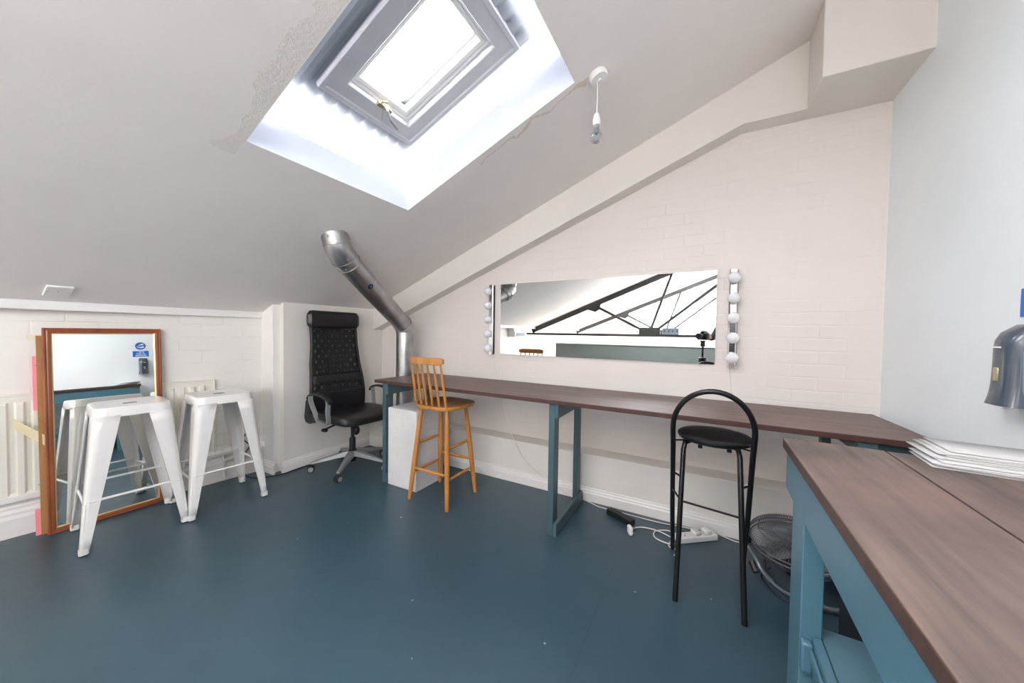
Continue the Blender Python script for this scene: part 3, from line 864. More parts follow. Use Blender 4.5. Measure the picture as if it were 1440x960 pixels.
# ------------------------------------------------------------------ office chair
def office_chair():
    t = thing('office_chair', 'black high-backed office chair with mesh back in the corner', 'office chair', (-2.665, 1.935, 0), math.radians(-3))
    W = dict(world=False)
    # star base
    for i, a in enumerate((89, 17, -55, -127, 161)):
        a = math.radians(a + 3); d = Vector((math.cos(a), math.sin(a), 0)); n_ = Vector((-d.y, d.x, 0))
        rr = []
        for s_, w, z0, z1 in ((.02, .034, .105, .150), (.08, .030, .100, .142), (.20, .022, .083, .112), (.30, .017, .068, .088), (.325, .012, .066, .082)):
            rr.append([d * s_ + n_ * w + Vector((0, 0, z0)), d * s_ - n_ * w + Vector((0, 0, z0)), d * s_ - n_ * w * .7 + Vector((0, 0, z1)), d * s_ + n_ * w * .7 + Vector((0, 0, z1))])
        arm = MB().loft(rr).build('base_arm', 'grey_metal', t, bevel=.004, **W)
        c = d * .318 + n_ * .0
        ax = (n_ if i % 2 else (n_ + d * .6).normalized())
        b = MB()
        for s_ in (-1, 1):
            R = Vector((0, 0, 1)).rotation_difference(ax).to_matrix()
            b.lathe([(.012, -.010), (.024, -.010), (.027, -.006), (.027, .006), (.024, .010), (.012, .010)], c + ax * .014 * s_ + Vector((0, 0, .027)), R, 20)
        b.tube([c + Vector((0, 0, .03)), c + Vector((0, 0, .075))], .008, 8)
        b.build('caster', 'rubber', arm, **W)
        R = Vector((0, 0, 1)).rotation_difference(ax).to_matrix()
        for s_ in (-1, 1): MB().lathe([(.0165, 0), (.0195, 0), (.0195, .002), (.0165, .002)], c + ax * (.0245 * s_ - .001) + Vector((0, 0, .027)), R, 20).build('caster_ring', 'grey_metal', arm, **W)
    MB().lathe([(.03, .055), (.033, .06), (.036, .105), (.036, .15), (.026, .158), (.026, .25), (.023, .262), (.0145, .263), (.0145, .40), (.02, .405)], n=24).build('gas_column', 'plastic_black', t, **W)
    b = MB(); b.box(-.13, -.085, .395, .12, .085, .43); b.build('mechanism', 'plastic_black', t, bevel=.012, **W)
    b = MB(); b.tube([(-.02, -.08, .405), (-.03, -.15, .395), (-.04, -.22, .375)], .008, 8); b.sphere((-.04, -.225, .368), .028, (1.3, .8, .55), 12); b.build('tilt_lever', 'plastic_black', t, **W)
    b = MB(); b.tube([(.06, .0, .41), (.09, -.02, .375)], .008, 8); b.sphere((.10, -.03, .345), .034, (.85, .85, 1.15), 14); b.build('tension_knob', 'plastic_black', t, **W)
    # seat cushion
    b = MB(); rr = []
    def ring_(z, gx, gy, fz):
        out = []
        for i in range(44):
            a = 2 * PI * i / 44; c, s_ = math.cos(a), math.sin(a); e = .38
            x = math.copysign(abs(c) ** e, c); y = math.copysign(abs(s_) ** e, s_)
            px, py = .02 + x * .255 * gx, y * .262 * gy * (1 - .04 * x)
            droop = -.03 * max(0, (px - .13) / .15) ** 2 + .012 * abs(y) ** 3 - .012 * max(0, -x)
            out.append((px, py, z + droop * fz))
        return out
    for z, gx, gy, fz in ((.425, .80, .80, .3), (.437, .94, .95, .5), (.458, 1, 1, .8), (.485, 1, 1, 1), (.503, .965, .965, 1), (.509, .90, .90, 1), (.508, .6, .6, .6), (.505, .25, .25, .3)):
        rr.append(ring_(z, gx, gy, fz))
    b.loft(rr); b.build('seat', 'leather', t, **W)
    # backrest: curved shell outline in (y,z), x follows an s-curve
    def bx(z):
        q = (z - .44) / .92
        return -.222 - .035 * math.sin(q * PI) * 0 - .03 * q - .045 * q * q + .045 * math.sin(min(1, q * 2.0) * PI) * .6
    def hw(z):
        q = (z - .44) / .92
        return .262 - .004 * q - .040 * max(0, min(1, (q - .18) / .50)) ** 1.1
    zs = [.44 + .84 * i / 30 for i in range(31)]
    # side frame rails
    for s_ in (1, -1):
        b = MB(); rr = []
        for z in zs:
            x, h = bx(z), hw(z); w, th = .020, .018
            rr.append([(x - th, s_ * (h - w), z), (x - th, s_ * h * .99, z), (x - .002, s_ * (h + .003), z), (x + th * .7, s_ * (h - .004), z), (x + th * .7, s_ * (h - w), z)])
        b.loft(rr); b.build('back_frame', 'plastic_black', t, bevel=.003, **W)
    # mesh panels with a solid band in the lumbar
    def panel(z0, z1, mat, nm, th=.003, off=0.0, ins=.016):
        b = MB(); R = []
        n = 14
        for i in range(n + 1):
            z = z0 + (z1 - z0) * i / n; R.append([])
            for k in range(13):
                y = -1 + k / 6; x = bx(z) + off - .022 * (1 - y * y)
                R[-1].append(b.bm.verts.new((x, y * (hw(z) - ins), z)))
        for i in range(n):
            for k in range(12): b.bm.faces.new((R[i][k], R[i][k + 1], R[i + 1][k + 1], R[i + 1][k]))
        return b.build(nm, mat, t, solid=th, **W)
    panel(.80, 1.21, 'mesh', 'mesh_back')
    panel(.655, .735, 'mesh', 'mesh_back')
    panel(.735, .80, 'plastic_black', 'lumbar_band', .012)
    panel(.45, .655, 'plastic_black', 'lower_back', .012)
    # headrest pad
    b = MB(); rr = []
    for i in range(21):
        y = -.240 + .480 * i / 20; e = min(1, (1 - abs(i / 10 - 1)) * 5); e = math.sqrt(max(0, 1 - (1 - e) ** 2))
        h = .080 * (.62 + .38 * e); th = .038 * (.3 + .7 * e); zc_ = 1.292; x0 = bx(1.27) + .006 - .02 * (1 - (i / 10 - 1) ** 2)
        rr.append([(x0 + th * math.cos(a) * .95, y, zc_ + h * math.copysign(abs(math.sin(a)) ** .45, math.sin(a))) for a in [2 * PI * k / 20 for k in range(20)]])
    b.loft(rr); b.build('headrest', 'leather', t, **W)
    # tilted bracket at the back lower corner
    for s_ in (1, -1):
        b = MB(); b.prism([(-.27, .60), (-.225, .60), (-.20, .50), (-.12, .47), (-.05, .44), (-.12, .425), (-.22, .40), (-.275, .41), (-.295, .45)], lambda u, v, a: (u, a, v), s_ * .235, s_ * .262)
        b.build('back_bracket', 'plastic_black', t, bevel=.008, **W)
    # arms
    for s_ in (1, -1):
        y = s_ * .292
        prof = [(-.13, .655), (-.12, .60), (-.075, .485), (-.06, .462), (-.03, .452), (.07, .446), (.092, .452), (.103, .47), (.125, .55), (.13, .62), (.12, .652)]
        P_ = smooth_path([(x, y - s_ * .02 * (z < .5), z) for x, z in prof], 4)
        b = MB(); rr = []
        for i, p in enumerate(P_):
            a = P_[max(0, i - 1)]; c = P_[min(len(P_) - 1, i + 1)]; tn = (c - a).normalized(); nn = Vector((tn.z, 0, -tn.x))
            yv = Vector((0, 1, 0)); h, w = .0085, .016
            rr.append([p + nn * h + yv * w, p - nn * h + yv * w, p - nn * h - yv * w, p + nn * h - yv * w])
        b.loft(rr); arm = b.build('armrest', 'grey_metal', t, bevel=.004, **W)
        top = smooth_path([(-.165, y, .630), (-.13, y, .662), (-.04, y, .680), (.06, y, .672), (.13, y, .650), (.160, y, .625)], 4)
        b = MB(); rr = []
        for i, p in enumerate(top):
            e = math.sin(PI * (i + 1.2) / (len(top) + 1.4)); w = .027 * (.55 + .45 * e); h = .011
            rr.append([p + Vector((0, w * math.cos(a), h * math.sin(a))) for a in [2 * PI * k / 12 for k in range(12)]])
        b.loft(rr); b.build('arm_pad', 'plastic_black', arm, **W)
office_chair()

# ------------------------------------------------------------------ framed mirror leaning left
def framed_mirror():
    h, lean = .026, .062
    base = Vector((-3.238, .648, 0)); w, H = .490, 1.192
    d = Vector((math.sin(h), math.cos(h), 0)); back = Vector((-math.cos(h), math.sin(h), 0))
    up = Vector((0, 0, math.cos(lean))) + back * math.sin(lean); nrm = d.cross(up).normalized()   # out of the glass, into the room
    if nrm.x < 0: nrm = -nrm
    o0 = base - d * w / 2
    G = lambda u, v, n: o0 + d * u + up * v + nrm * n
    t = thing('framed_mirror', 'tall wood-framed mirror leaning on the radiator, stool in front', 'mirror', base)
    b = MB(); rings = []
    for ins, n in ((0, -.012), (0, .004), (.004, .009), (.010, .008), (.013, .004), (.018, .006), (.026, .004), (.030, -.001), (.030, -.012)):
        rings.append([G(u, v, n) for u, v in ((ins, ins), (w - ins, ins), (w - ins, H - ins), (ins, H - ins))])
    b.loft(rings + [rings[0]], cap=False); b.build('frame', 'mahogany', t, smooth=False)
    b = MB(); rings = []
    for ins, n in ((.030, -.004), (.030, -.001), (.035, -.004), (.036, -.007)):
        rings.append([G(u, v, n) for u, v in ((ins, ins), (w - ins, ins), (w - ins, H - ins), (ins, H - ins))])
    b.loft(rings + [rings[0]], cap=False); b.build('gilt_slip', 'gold', t, smooth=False)
    def slab(nm, u0, u1, v0, v1, n0, n1, mat, par=t):
        b = MB(); vs = [b.bm.verts.new(G(u, v, n)) for u in (u0, u1) for v in (v0, v1) for n in (n0, n1)]
        for f in ((0, 1, 3, 2), (4, 6, 7, 5), (0, 4, 5, 1), (2, 3, 7, 6), (0, 2, 6, 4), (1, 5, 7, 3)): b.bm.faces.new([vs[i] for i in f])
        return b.build(nm, mat, par, smooth=False)
    slab('mirror_glass', .032, w - .032, .032, H - .032, -.010, -.007, 'mirror')
    bd = slab('backing_board', -.020, w - .03, .012, H - .045, -.020, -.0125, 'board')
    slab('pink_film', -.034, .05, .72, 1.03, -.024, -.0205, 'pink', bd); slab('pink_film', -.038, .05, .012, .16, -.024, -.0205, 'pink', bd)
    # strips of old tape
    for (u0, v0, u1, v1, hh) in ((-.10, .66, .0, .545, .06), (-.05, H - .05, .02, H - .05, .02)):
        b = MB(); q = [G(u0, v0 + hh / 2, -.03), G(u1, v1 + hh / 2, -.011), G(u1, v1 - hh / 2, -.011), G(u0, v0 - hh / 2, -.03)]
        b.loft([q, [p - nrm * .001 for p in q]]); b.build('tape', 'tape', bd)
    for v in (.30, .98):
        b = MB(); b.tube([G(-.005, v, -.012), G(-.018, v + .006, -.012), G(-.026, v - .004, -.012)], .0022, 6); b.build('hook', 'grey_metal', bd)
    b = MB(); b.tube([G(w + .001, .93, -.008), G(w + .010, .936, -.008), G(w + .014, .928, -.008), G(w + .010, .920, -.008), G(w + .001, .924, -.008)], .0018, 6); b.build('hanging_eye', 'brass', t)
framed_mirror()

# ------------------------------------------------------------------ radiator
def radiator():
    y0, y1, z0, z1 = -.25, 1.195, .195, .806
    d_ = Vector((xw(1) - xw(0), 1, 0)).normalized(); nn = Vector((d_.y, -d_.x, 0))
    O = Vector((xw(y0), y0, 0)); Ln = (y1 - y0)
    G = lambda a, n, z: O + d_ * a + nn * n + Vector((0, 0, z))
    t = thing('radiator', 'long cream panel radiator on the low left wall', 'radiator', O + nn * .02)
    # fluted panel: cross-section along the wall
    b = MB(); pitch = .056; n_ = int(Ln / pitch); sec = []
    for i in range(n_):
        a = i * pitch
        sec += [(a, .016), (a + pitch * .16, .016), (a + pitch * .32, .032), (a + pitch * .72, .032), (a + pitch * .88, .016)]
    sec += [(Ln, .020)]
    rings = []
    for z, f in ((z0 + .002, 0), (z0 + .03, 0), (z0 + .045, 1), (z1 - .055, 1), (z1 - .04, 0), (z1 - .002, 0)):
        rings.append([G(a, .020 + (n - .020) * f, z) for a, n in sec] + [G(Ln, .012, z), G(0, .012, z)])
    b.loft(rings); b.build('panel', 'cream_rad', t)
    b = MB()
    vs = [G(a, n, z) for a in (0, Ln) for n in (.004, .030) for z in (z1 - .004, z1 + .004)]
    vv = [b.bm.verts.new(p) for p in vs]
    for f in ((0, 1, 3, 2), (4, 6, 7, 5), (0, 4, 5, 1), (2, 3, 7, 6), (0, 2, 6, 4), (1, 5, 7, 3)): b.bm.faces.new([vv[i] for i in f])
    b.build('top_cap', 'cream_rad', t, bevel=.002)
    b = MB()
    vs = [G(a, n, z) for a in (Ln - .003, Ln + .004) for n in (.004, .030) for z in (z0, z1)]
    vv = [b.bm.verts.new(p) for p in vs]
    for f in ((0, 1, 3, 2), (4, 6, 7, 5), (0, 4, 5, 1), (2, 3, 7, 6), (0, 2, 6, 4), (1, 5, 7, 3)): b.bm.faces.new([vv[i] for i in f])
    b.build('end_panel', 'cream_rad', t, bevel=.002)
    b = MB(); b.tube([G(Ln - .02, .02, z0 + .03), G(Ln + .05, .02, z0 + .03)], .008, 10); b.tube([G(Ln + .05, .02, z0 + .06), G(Ln + .05, .02, z0 - .02), G(Ln + .06, .016, .16)], .010, 10); b.tube([G(Ln + .05, .02, z0 + .03), G(Ln + .10, .02, z0 + .03)], .012, 12); b.build('valve', 'trim', t)
    b = MB(); b.tube([G(Ln + .06, .028, .16), G(Ln + .06, .028, .03)], .008, 10); b.tube([G(Ln + .06, .036, .165), G(Ln + .28, .036, .165)], .008, 10); b.build('pipe', 'trim', t)
radiator()

# ------------------------------------------------------------------ wall mirror and lamp strips
wm = thing('wall_mirror', 'wide frameless mirror on the brick wall above the counter', 'mirror', (-.725, YU, 1.31))
MB().box(-1.528, 2.548, 1.016, .078, YU + .001, 1.616).build('backing', 'grey_metal', wm, smooth=False)
MB().box(-1.528, 2.5445, 1.016, .078, 2.548, 1.616).build('mirror_glass', 'mirror', wm, smooth=False)
def lamp_strip(x, label, w=.046):
    t = thing('vanity_light', label, 'vanity light', (x, YU, 1.31), 0, 'vanity light bars')
    W = dict(world=False)
    b = MB(); b.prism([(-w / 2, 0), (-w / 2, -.034), (-w / 2 + .008, -.040), (w / 2 - .008, -.040), (w / 2, -.034), (w / 2, 0)], lambda u, v, a: (u, v, a), -.306, .306)
    b.build('bar', 'chrome', t, bevel=.0015, **W)
    b = MB(); b.box(w / 2, -.030, -.300, w / 2 + .0022, -.008, .300); b.build('side_channel', 'plastic_black', t, **W)
    for i in range(5):
        z = -.245 + .1225 * i
        R = Matrix.Rotation(PI / 2, 3, 'X')
        lh = MB().lathe([(.014, .038), (.016, .040), (.015, .050), (.010, .052)], (0, 0, z), R, 16).build('lamp_holder', 'plastic_black', t, **W)
        pr = [(.010, .048)]
        for k in range(1, 15):
            a = PI * (1 - k / 14) - .0; pr.append((max(.034 * math.sin(a + (PI - a) * 0), .001), .080 - .034 * math.cos(PI - a)))
        pr = [(.011, .046), (.013, .050)] + [(.0345 * math.sin(a), .084 - .0345 * math.cos(a)) for a in [math.radians(q) for q in (25, 40, 55, 70, 85, 100, 115, 130, 145, 160, 172, 179)]]
        MB().lathe(pr, (0, 0, z), R, 20).build('bulb', 'bulb', lh, **W)
    return t
s1 = lamp_strip(-1.615, 'chrome light bar with five round bulbs left of the wall mirror')
s2 = copy_tree(s1); s2.location = (.168, YU, 1.31); s2['label'] = 'chrome light bar with five round bulbs right of the wall mirror'
# their cords
tag(MB().tube(smooth_path([(-1.607, 2.552, 1.0), (-1.58, 2.552, .90), (-1.535, 2.550, .80), (-1.47, 2.45, .72), (-1.402, 2.385, .63), (-1.335, 2.38, .44), (-1.218, 2.385, .228), (-1.08, 2.382, .12), (-.95, 2.384, .07), (-.82, 2.384, .010), (-.70, 2.382, .005), (-.64, 2.36, .005), (-.577, 2.34, .005), (-.411, 2.341, .005), (-.277, 2.339, .005), (-.17, 2.345, .005), (-.10, 2.36, .005), (-.02, 2.36, .01), (.03, 2.32, .04)]), .003, 8).build('lamp_cord', 'cable_white', None, loc=(-1.2, 2.4, .2)), 'white flex hanging from the left light bar down behind the counter', 'cord')
tag(MB().tube(smooth_path([(.158, 2.552, 1.0), (.168, 2.552, .92), (.18, 2.550, .83), (.20, 2.46, .72), (.214, 2.385, .5), (.232, 2.385, .25), (.24, 2.375, .12), (.25, 2.36, .02), (.21, 2.35, .005), (.15, 2.37, .006), (.09, 2.345, .03)]), .003, 8).build('lamp_cord', 'cable_white', None, loc=(.2, 2.4, .2)), 'white flex hanging from the right light bar down behind the counter', 'cord')

# ------------------------------------------------------------------ silver duct
def duct():
    t = thing('ventilation_duct', 'silver metal duct rising from floor and bending up into ceiling', 'duct', (-2.42, 2.30, 0))
    r = .079
    A = Vector((-2.42, 2.305, 0)); Bv = Vector((-2.42, 2.305, 1.24)); Cv = Vector((-2.085, 1.415, 1.705)); Dv = Vector((-2.092, 1.380, zc(-2.092) + .03))
    d1 = (Cv - Bv).normalized()
    MB().tube([A, Bv - Vector((0, 0, .045))], r, 40).build('vertical_pipe', 'galv', t)
    b = MB(); e0 = Bv - Vector((0, 0, .05)); e1 = Bv + d1 * .06
    pts = [e0, e0 + Vector((0, 0, .02)), Bv - Vector((0, 0, .012)) + d1 * .006, Bv + d1 * .035, e1]
    b.tube([e0, Bv - Vector((0, 0, .018)), Bv + d1 * .018, e1], r + .003, 40); b.build('elbow', 'galv', t)
    MB().tube([Bv + d1 * .05, Cv - d1 * .09], r, 40).build('sloping_pipe', 'galv', t)
    b = MB(); c0 = Cv - d1 * .10
    b.tube([c0, Cv - d1 * .045, Cv + (Dv - Cv) * .25, Cv + (Dv - Cv) * .5, Dv], r + .004, 40); b.build('elbow', 'galv', t)
    def hoop(p, d, nm='seam_ring'):
        b = MB(); d = d.normalized(); x = d.orthogonal().normalized(); y = d.cross(x)
        b.tube([p + (x * math.cos(2 * PI * k / 40) + y * math.sin(2 * PI * k / 40)) * (r + .003) for k in range(40)], .005, 8, closed=True); b.build(nm, 'galv', t)
    hoop(e0 + Vector((0, 0, .004)), Vector((0, 0, 1))); hoop(e1, d1); hoop(c0, d1); hoop(Cv - d1 * .045, d1 + Vector((0, 0, .1))); hoop(Cv + (Dv - Cv) * .42, Dv - Cv)
    # screws and round badge
    def stud(p, d, rr, mat, nm, h=.003):
        R = Vector((0, 0, 1)).rotation_difference(d.normalized()).to_matrix()
        MB().lathe([(rr, -.004), (rr, h * .6), (rr * .7, h)], p, R, 20).build(nm, mat, t)
    cam = Vector((0, 0, 1.2))
    def face(p, axis, sp=0.0):
        v = (cam - p); v = v - axis.normalized() * v.dot(axis.normalized()); v.normalize()
        w = axis.normalized().cross(v)
        v = (v * math.cos(sp) + w * math.sin(sp)).normalized(); return p + v * (r + .004), v
    p, v = face(Bv.lerp(Cv, .70), d1, .1); stud(p - v * .0045, v, .021, 'darkbox', 'badge', .004); stud(p - v * .003, v, .009, 'blue', 'badge_mark', .004)
    p, v = face(Cv - d1 * .02, d1, .15); stud(p, v, .009, 'grey_metal', 'screw', .004)
    p, v = face(Cv - d1 * .075, d1, -.5); stud(p, v, .007, 'grey_metal', 'screw', .004)
    p, v = face(Cv + (Dv - Cv) * .8, Dv - Cv, -.5); stud(p, v, .009, 'grey_metal', 'screw', .004)
duct()

# ------------------------------------------------------------------ pendant bulb
def pendant():
    x, y = -.468, 1.655; z = zc(x)
    t = thing('pendant_light', 'bare bulb on a white cord hanging from the sloping ceiling', 'pendant light', (x, y, z))
    R = Matrix.Rotation(-ANG, 3, 'Y')
    MB().lathe([(.043, .004), (.045, -.003), (.044, -.020), (.040, -.026), (.010, -.028), (.008, -.034), (.002, -.034)], (x, y, z), R, 32).build('ceiling_rose', 'white_plastic', t)
    zt = 2.262
    MB().tube([(x, y, z - .02), (x + .002, y, (z + zt) / 2), (x, y, zt)], .0028, 8).build('cord', 'cable_white', t)
    MB().lathe([(.004, zt + .002), (.010, zt - .002), (.014, zt - .012), (.016, zt - .026), (.018, zt - .028), (.018, zt - .048), (.017, zt - .052), (.016, zt - .056)], (x, y, 0), n=20).build('lamp_holder', 'white_plastic', t)
    MB().lathe([(.0135, zt - .052), (.0135, zt - .066), (.012, zt - .070)], (x, y, 0), n=20).build('bulb_cap', 'grey_metal', t)
    pr = [(.012, zt - .068)] + [(.012 + .003 * k, zt - .068 - .006 * k) for k in range(1, 4)] + [(.030 * math.sin(a), zt - .112 + .030 * math.cos(a)) for a in [math.radians(q) for q in (50, 65, 80, 95, 110, 125, 140, 155, 168, 178)]]
    MB().lathe(pr, (x, y, 0), n=24).build('bulb', 'clear_bulb', t)
    MB().lathe([(.0095, zt - .07), (.0095, zt - .092), (.004, zt - .100)], (x, y, 0), n=12).build('bulb_stem', 'disp_light', t)
pendant()

# ceiling blanking plate
t = thing('blanking_plate', 'white double blanking plate on the sloping ceiling at far left', 'electrical plate', (-3.11, .437, zc(-3.11, .437)))
aa = ANG
T = Matrix.Translation((-3.11, .437, zc(-3.11, .437) - .004)) @ Matrix.Rotation(-aa, 4, 'Y')
MB().box(-.062, -.047, -.007, .062, .047, .004, T=T).build('plate', 'white_plastic', t, bevel=.003)
for yy in (-.036, .0, .036):
    MB().box(-.003, yy - .003, -.0075, .003, yy + .003, -.005, T=T).build('screw', 'grey_metal', t)

# wall socket with plug
yS = 1.366; xs_ = xw(yS)
t = thing('wall_socket', 'white wall socket low on the left wall behind the stool', 'socket', (xs_, yS, .435))
MB().box(xs_ - .002, yS - .045, .392, xs_ + .010, yS + .045, .478).build('face_plate', 'white_plastic', t, bevel=.003)
R = Matrix.Rotation(PI / 2, 3, 'Y')
t = thing('power_plug', 'round black plug pushed into the low left wall socket with trailing cable', 'plug', (xs_ + .02, yS, .43))
MB().lathe([(.024, .009), (.027, .012), (.026, .038), (.016, .046), (.008, .05)], (xs_, yS, .43), R, 20).build('plug_body', 'plastic_black', t)
MB().tube(smooth_path([(xs_ + .04, yS, .42), (xs_ + .05, yS + .01, .36), (xs_ + .02, yS + .0, .30), (xs_ + .05, yS + .03, .24), (xs_ + .03, yS + .01, .18), (xs_ + .06, yS - .01, .10), (xs_ + .09, yS - .02, .03), (-3.12, 1.37, .005), (-3.05, 1.43, .005), (-3.003, 1.54, .005), (-3.010, 1.64, .005), (-3.011, 1.78, .005), (-3.011, 2.05, .005), (-2.99, 2.28, .005), (-2.75, 2.36, .005)]), .0042, 8).build('plug_cable', 'rubber', t)
# looping cables behind the office chair
tag(MB().tube(smooth_path([(-2.80, 2.36, .005), (-2.62, 2.33, .01), (-2.60, 2.30, .30), (-2.66, 2.32, .40), (-2.72, 2.35, .30), (-2.66, 2.33, .15), (-2.55, 2.30, .12), (-2.52, 2.24, .28), (-2.44, 2.21, .33), (-2.33, 2.20, .30), (-2.30, 2.23, .1), (-2.28, 2.30, .005)]), .005, 8).build('black_cable', 'rubber', None, loc=(-2.6, 2.3, .1)), 'looped black cable hanging by the duct behind the office chair', 'cable')

# ------------------------------------------------------------------ sockets on the floor under the counter
def strip():
    c = Vector((.0, 2.262, 0)); R = Matrix.Rotation(math.radians(38), 4, 'Z')
    t = thing('extension_socket', 'white extension socket with a plug in, on floor behind black stool', 'extension socket', c, math.radians(38))
    W = dict(world=False)
    MB().box(-.125, -.030, 0, .125, .030, .034).build('socket_body', 'white_plastic', t, bevel=.006, **W)
    for x in (-.075, 0): 
        MB().box(x - .004, -.012, .0338, x + .004, -.004, .0345).box(x - .014, .006, .0338, x - .008, .012, .0345).box(x + .008, .006, .0338, x + .014, .012, .0345).build('socket_holes', 'rubber', t, **W)
    MB().box(.045, -.024, .0345, .090, .024, .060).build('plug', 'white_plastic', t, bevel=.007, **W)
    MB().box(-.02, -.024, .0345, .022, .024, .056).build('plug', 'white_plastic', t, bevel=.007, **W)
    MB().tube(smooth_path([(-.120, 0, .012), (-.17, -.01, .006), (-.20, -.05, .005), (-.17, -.09, .005), (-.22, -.12, .005)]), .0035, 8).build('lead', 'cable_white', t, **W)
strip()
t = thing('white_plug', 'white three pin plug lying on the blue floor on its lead', 'plug', (-.345, 2.125, 0))
T = Matrix.Translation((-.345, 2.125, 0)) @ Matrix.Rotation(.5, 4, 'Z')
MB().box(-.013, -.024, 0, .010, .024, .048, T=T).build('plug_body', 'white_plastic', t, bevel=.007)
b = MB(); b.box(.010, -.003, .032, .030, .003, .038, T=T); b.box(.010, -.014, .010, .026, -.009, .014, T=T); b.box(.010, .009, .010, .026, .014, .014, T=T); b.build('pins', 'brass', t)
MB().tube(smooth_path([(-.345, 2.145, .02), (-.315, 2.20, .012), (-.27, 2.235, .005), (-.20, 2.235, .005), (-.12, 2.20, .005), (-.09, 2.16, .005), (-.14, 2.13, .005), (-.21, 2.155, .005), (-.215, 2.22, .008), (-.15, 2.27, .005), (-.10, 2.25, .006)]), .0035, 8).build('lead', 'cable_white', t)
t = thing('black_socket_block', 'small black extension block on the floor by the middle trestle leg', 'extension socket', (-.43, 2.262, 0), math.radians(-27))
MB().box(-.095, -.024, 0, .095, .024, .036).build('block_body', 'plastic_black', t, bevel=.004, world=False)
b = MB()
for x in (-.06, 0, .06): b.box(x - .013, -.012, .0358, x - .006, -.006, .0366); b.box(x + .006, -.012, .0358, x + .013, -.006, .0366)
b.build('socket_holes', 'rubber', t, world=False)

# ------------------------------------------------------------------ fan lying under the bench
def fan():
    t = thing('floor_fan', 'grey wire-caged fan tipped on its back beside the workbench leg', 'fan', (.42, 2.08, 0))
    C = Vector((.425, 2.07, .222)); ax = Vector((-.05, -.10, .99)).normalized()
    x = ax.orthogonal().normalized(); y = ax.cross(x)
    Rr = .190
    P_ = lambda r, h, a: C + (x * math.cos(a) + y * math.sin(a)) * r + ax * h
    def prof(s):   # s 0..1 centre to rim on the top dome
        return (.03 + (Rr - .03) * math.sin(s * PI / 2) ** .9, .048 * math.cos(s * PI / 2) ** .5)
    cage = None
    b = MB()
    for k in range(100):
        a = 2 * PI * k / 100
        pts = [P_(*prof(s / 7), a) for s in range(8)]
        b.tube(pts, .0016, 4, cap=False)
    for rr, hh, th in ((Rr, .0, .004), (Rr * .995, -.02, .004), (Rr * .8, prof(.58)[1], .002), (.10, prof(.36)[1], .002)):
        b.tube([P_(rr, hh, 2 * PI * k / 40) for k in range(40)], th, 6, closed=True)
    b.build('front_cage', 'fan_metal', t)
    b = MB()
    for k in range(100):
        a = 2 * PI * k / 100
        b.tube([P_(prof(s / 7)[0], -.02 - prof(s / 7)[1], a) for s in range(8)], .0016, 4, cap=False)
    b.tube([P_(.12, -.085, 2 * PI * k / 40) for k in range(40)], .002, 6, closed=True)
    b.build('rear_cage', 'fan_metal', t)
    R = Vector((0, 0, 1)).rotation_difference(ax).to_matrix()
    MB().lathe([(.02, .052), (.036, .050), (.038, .042), (.02, .038)], C, R, 24).build('cage_badge', 'fan_metal', t)
    MB().lathe([(.05, -.10), (.055, -.14), (.045, -.165), (.02, -.17)], C, R, 20).build('motor', 'plastic_black', t)
    for k in range(4):
        b = MB(); rr = []
        for i in range(7):
            q = i / 6; r_ = .03 + .135 * q; w = .05 + .10 * math.sin(q * PI * .8); a0 = 2 * PI * k / 4
            rr.append([P_(r_, -.03 + .02 * (j - 1), a0 + (j - 1) * w / r_ * .35) for j in range(3)])
        b.loft(rr, cap=False, closed=False); b.build('blade', 'grey_metal', t, solid=.002)
    # yoke and tubular floor stand
    pv = C - Vector((.185, .02, .035))
    MB().sphere(pv + Vector((-.012, 0, 0)), .020, (1, 1, 1), 12).build('pivot_knob', 'plastic_black', t)
    st = [pv + Vector((-.012, -.02, -.02)), (.262, 2.02, .115), (.285, 2.00, .075), (.343, 1.985, .03), (.40, 1.975, .016), (.52, 1.955, .016), (.60, 2.0, .016), (.62, 2.10, .016)]
    MB().tube(smooth_path(st, 5), .011, 12).build('stand', 'fan_tube', t)
    MB().tube([(.247, 2.03, .09), (.262, 2.0, .06)], .017, 10).build('stand_clamp', 'plastic_black', t)
    MB().tube(smooth_path([(.33, 2.08, .06), (.29, 2.06, .02), (.312, 2.00, .006), (.37, 1.93, .006), (.46, 1.93, .006), (.54, 1.95, .006), (.60, 1.93, .006)], 6), .004, 8).build('power_cord', 'rubber', t)
    MB().tube(smooth_path([(.30, 2.10, .12), (.31, 2.02, .06), (.36, 1.96, .045), (.42, 1.97, .04), (.47, 2.02, .05)], 6), .004, 8).build('power_cord', 'rubber', t)
fan()

# dark speaker box under the bench
t = thing('speaker_cabinet', 'charcoal box standing on the floor beneath the workbench', 'speaker', (.66, 1.66, 0))
MB().box(.505, 1.52, .012, .80, 1.80, .56).build('cabinet', 'darkbox', t, bevel=.006)
for x in (.53, .77):
    for y in (1.55, 1.77): MB().lathe([(.014, 0), (.016, .012)], (x, y, 0), n=12).build('foot', 'rubber', t)
MB().lathe([(.085, 0), (.09, .004), (.07, .006), (.03, -.01), (.02, .004), (.001, .006)], (.65, 1.52, .30), Matrix.Rotation(PI / 2, 3, 'X'), 28).build('driver_cone', 'rubber', t)

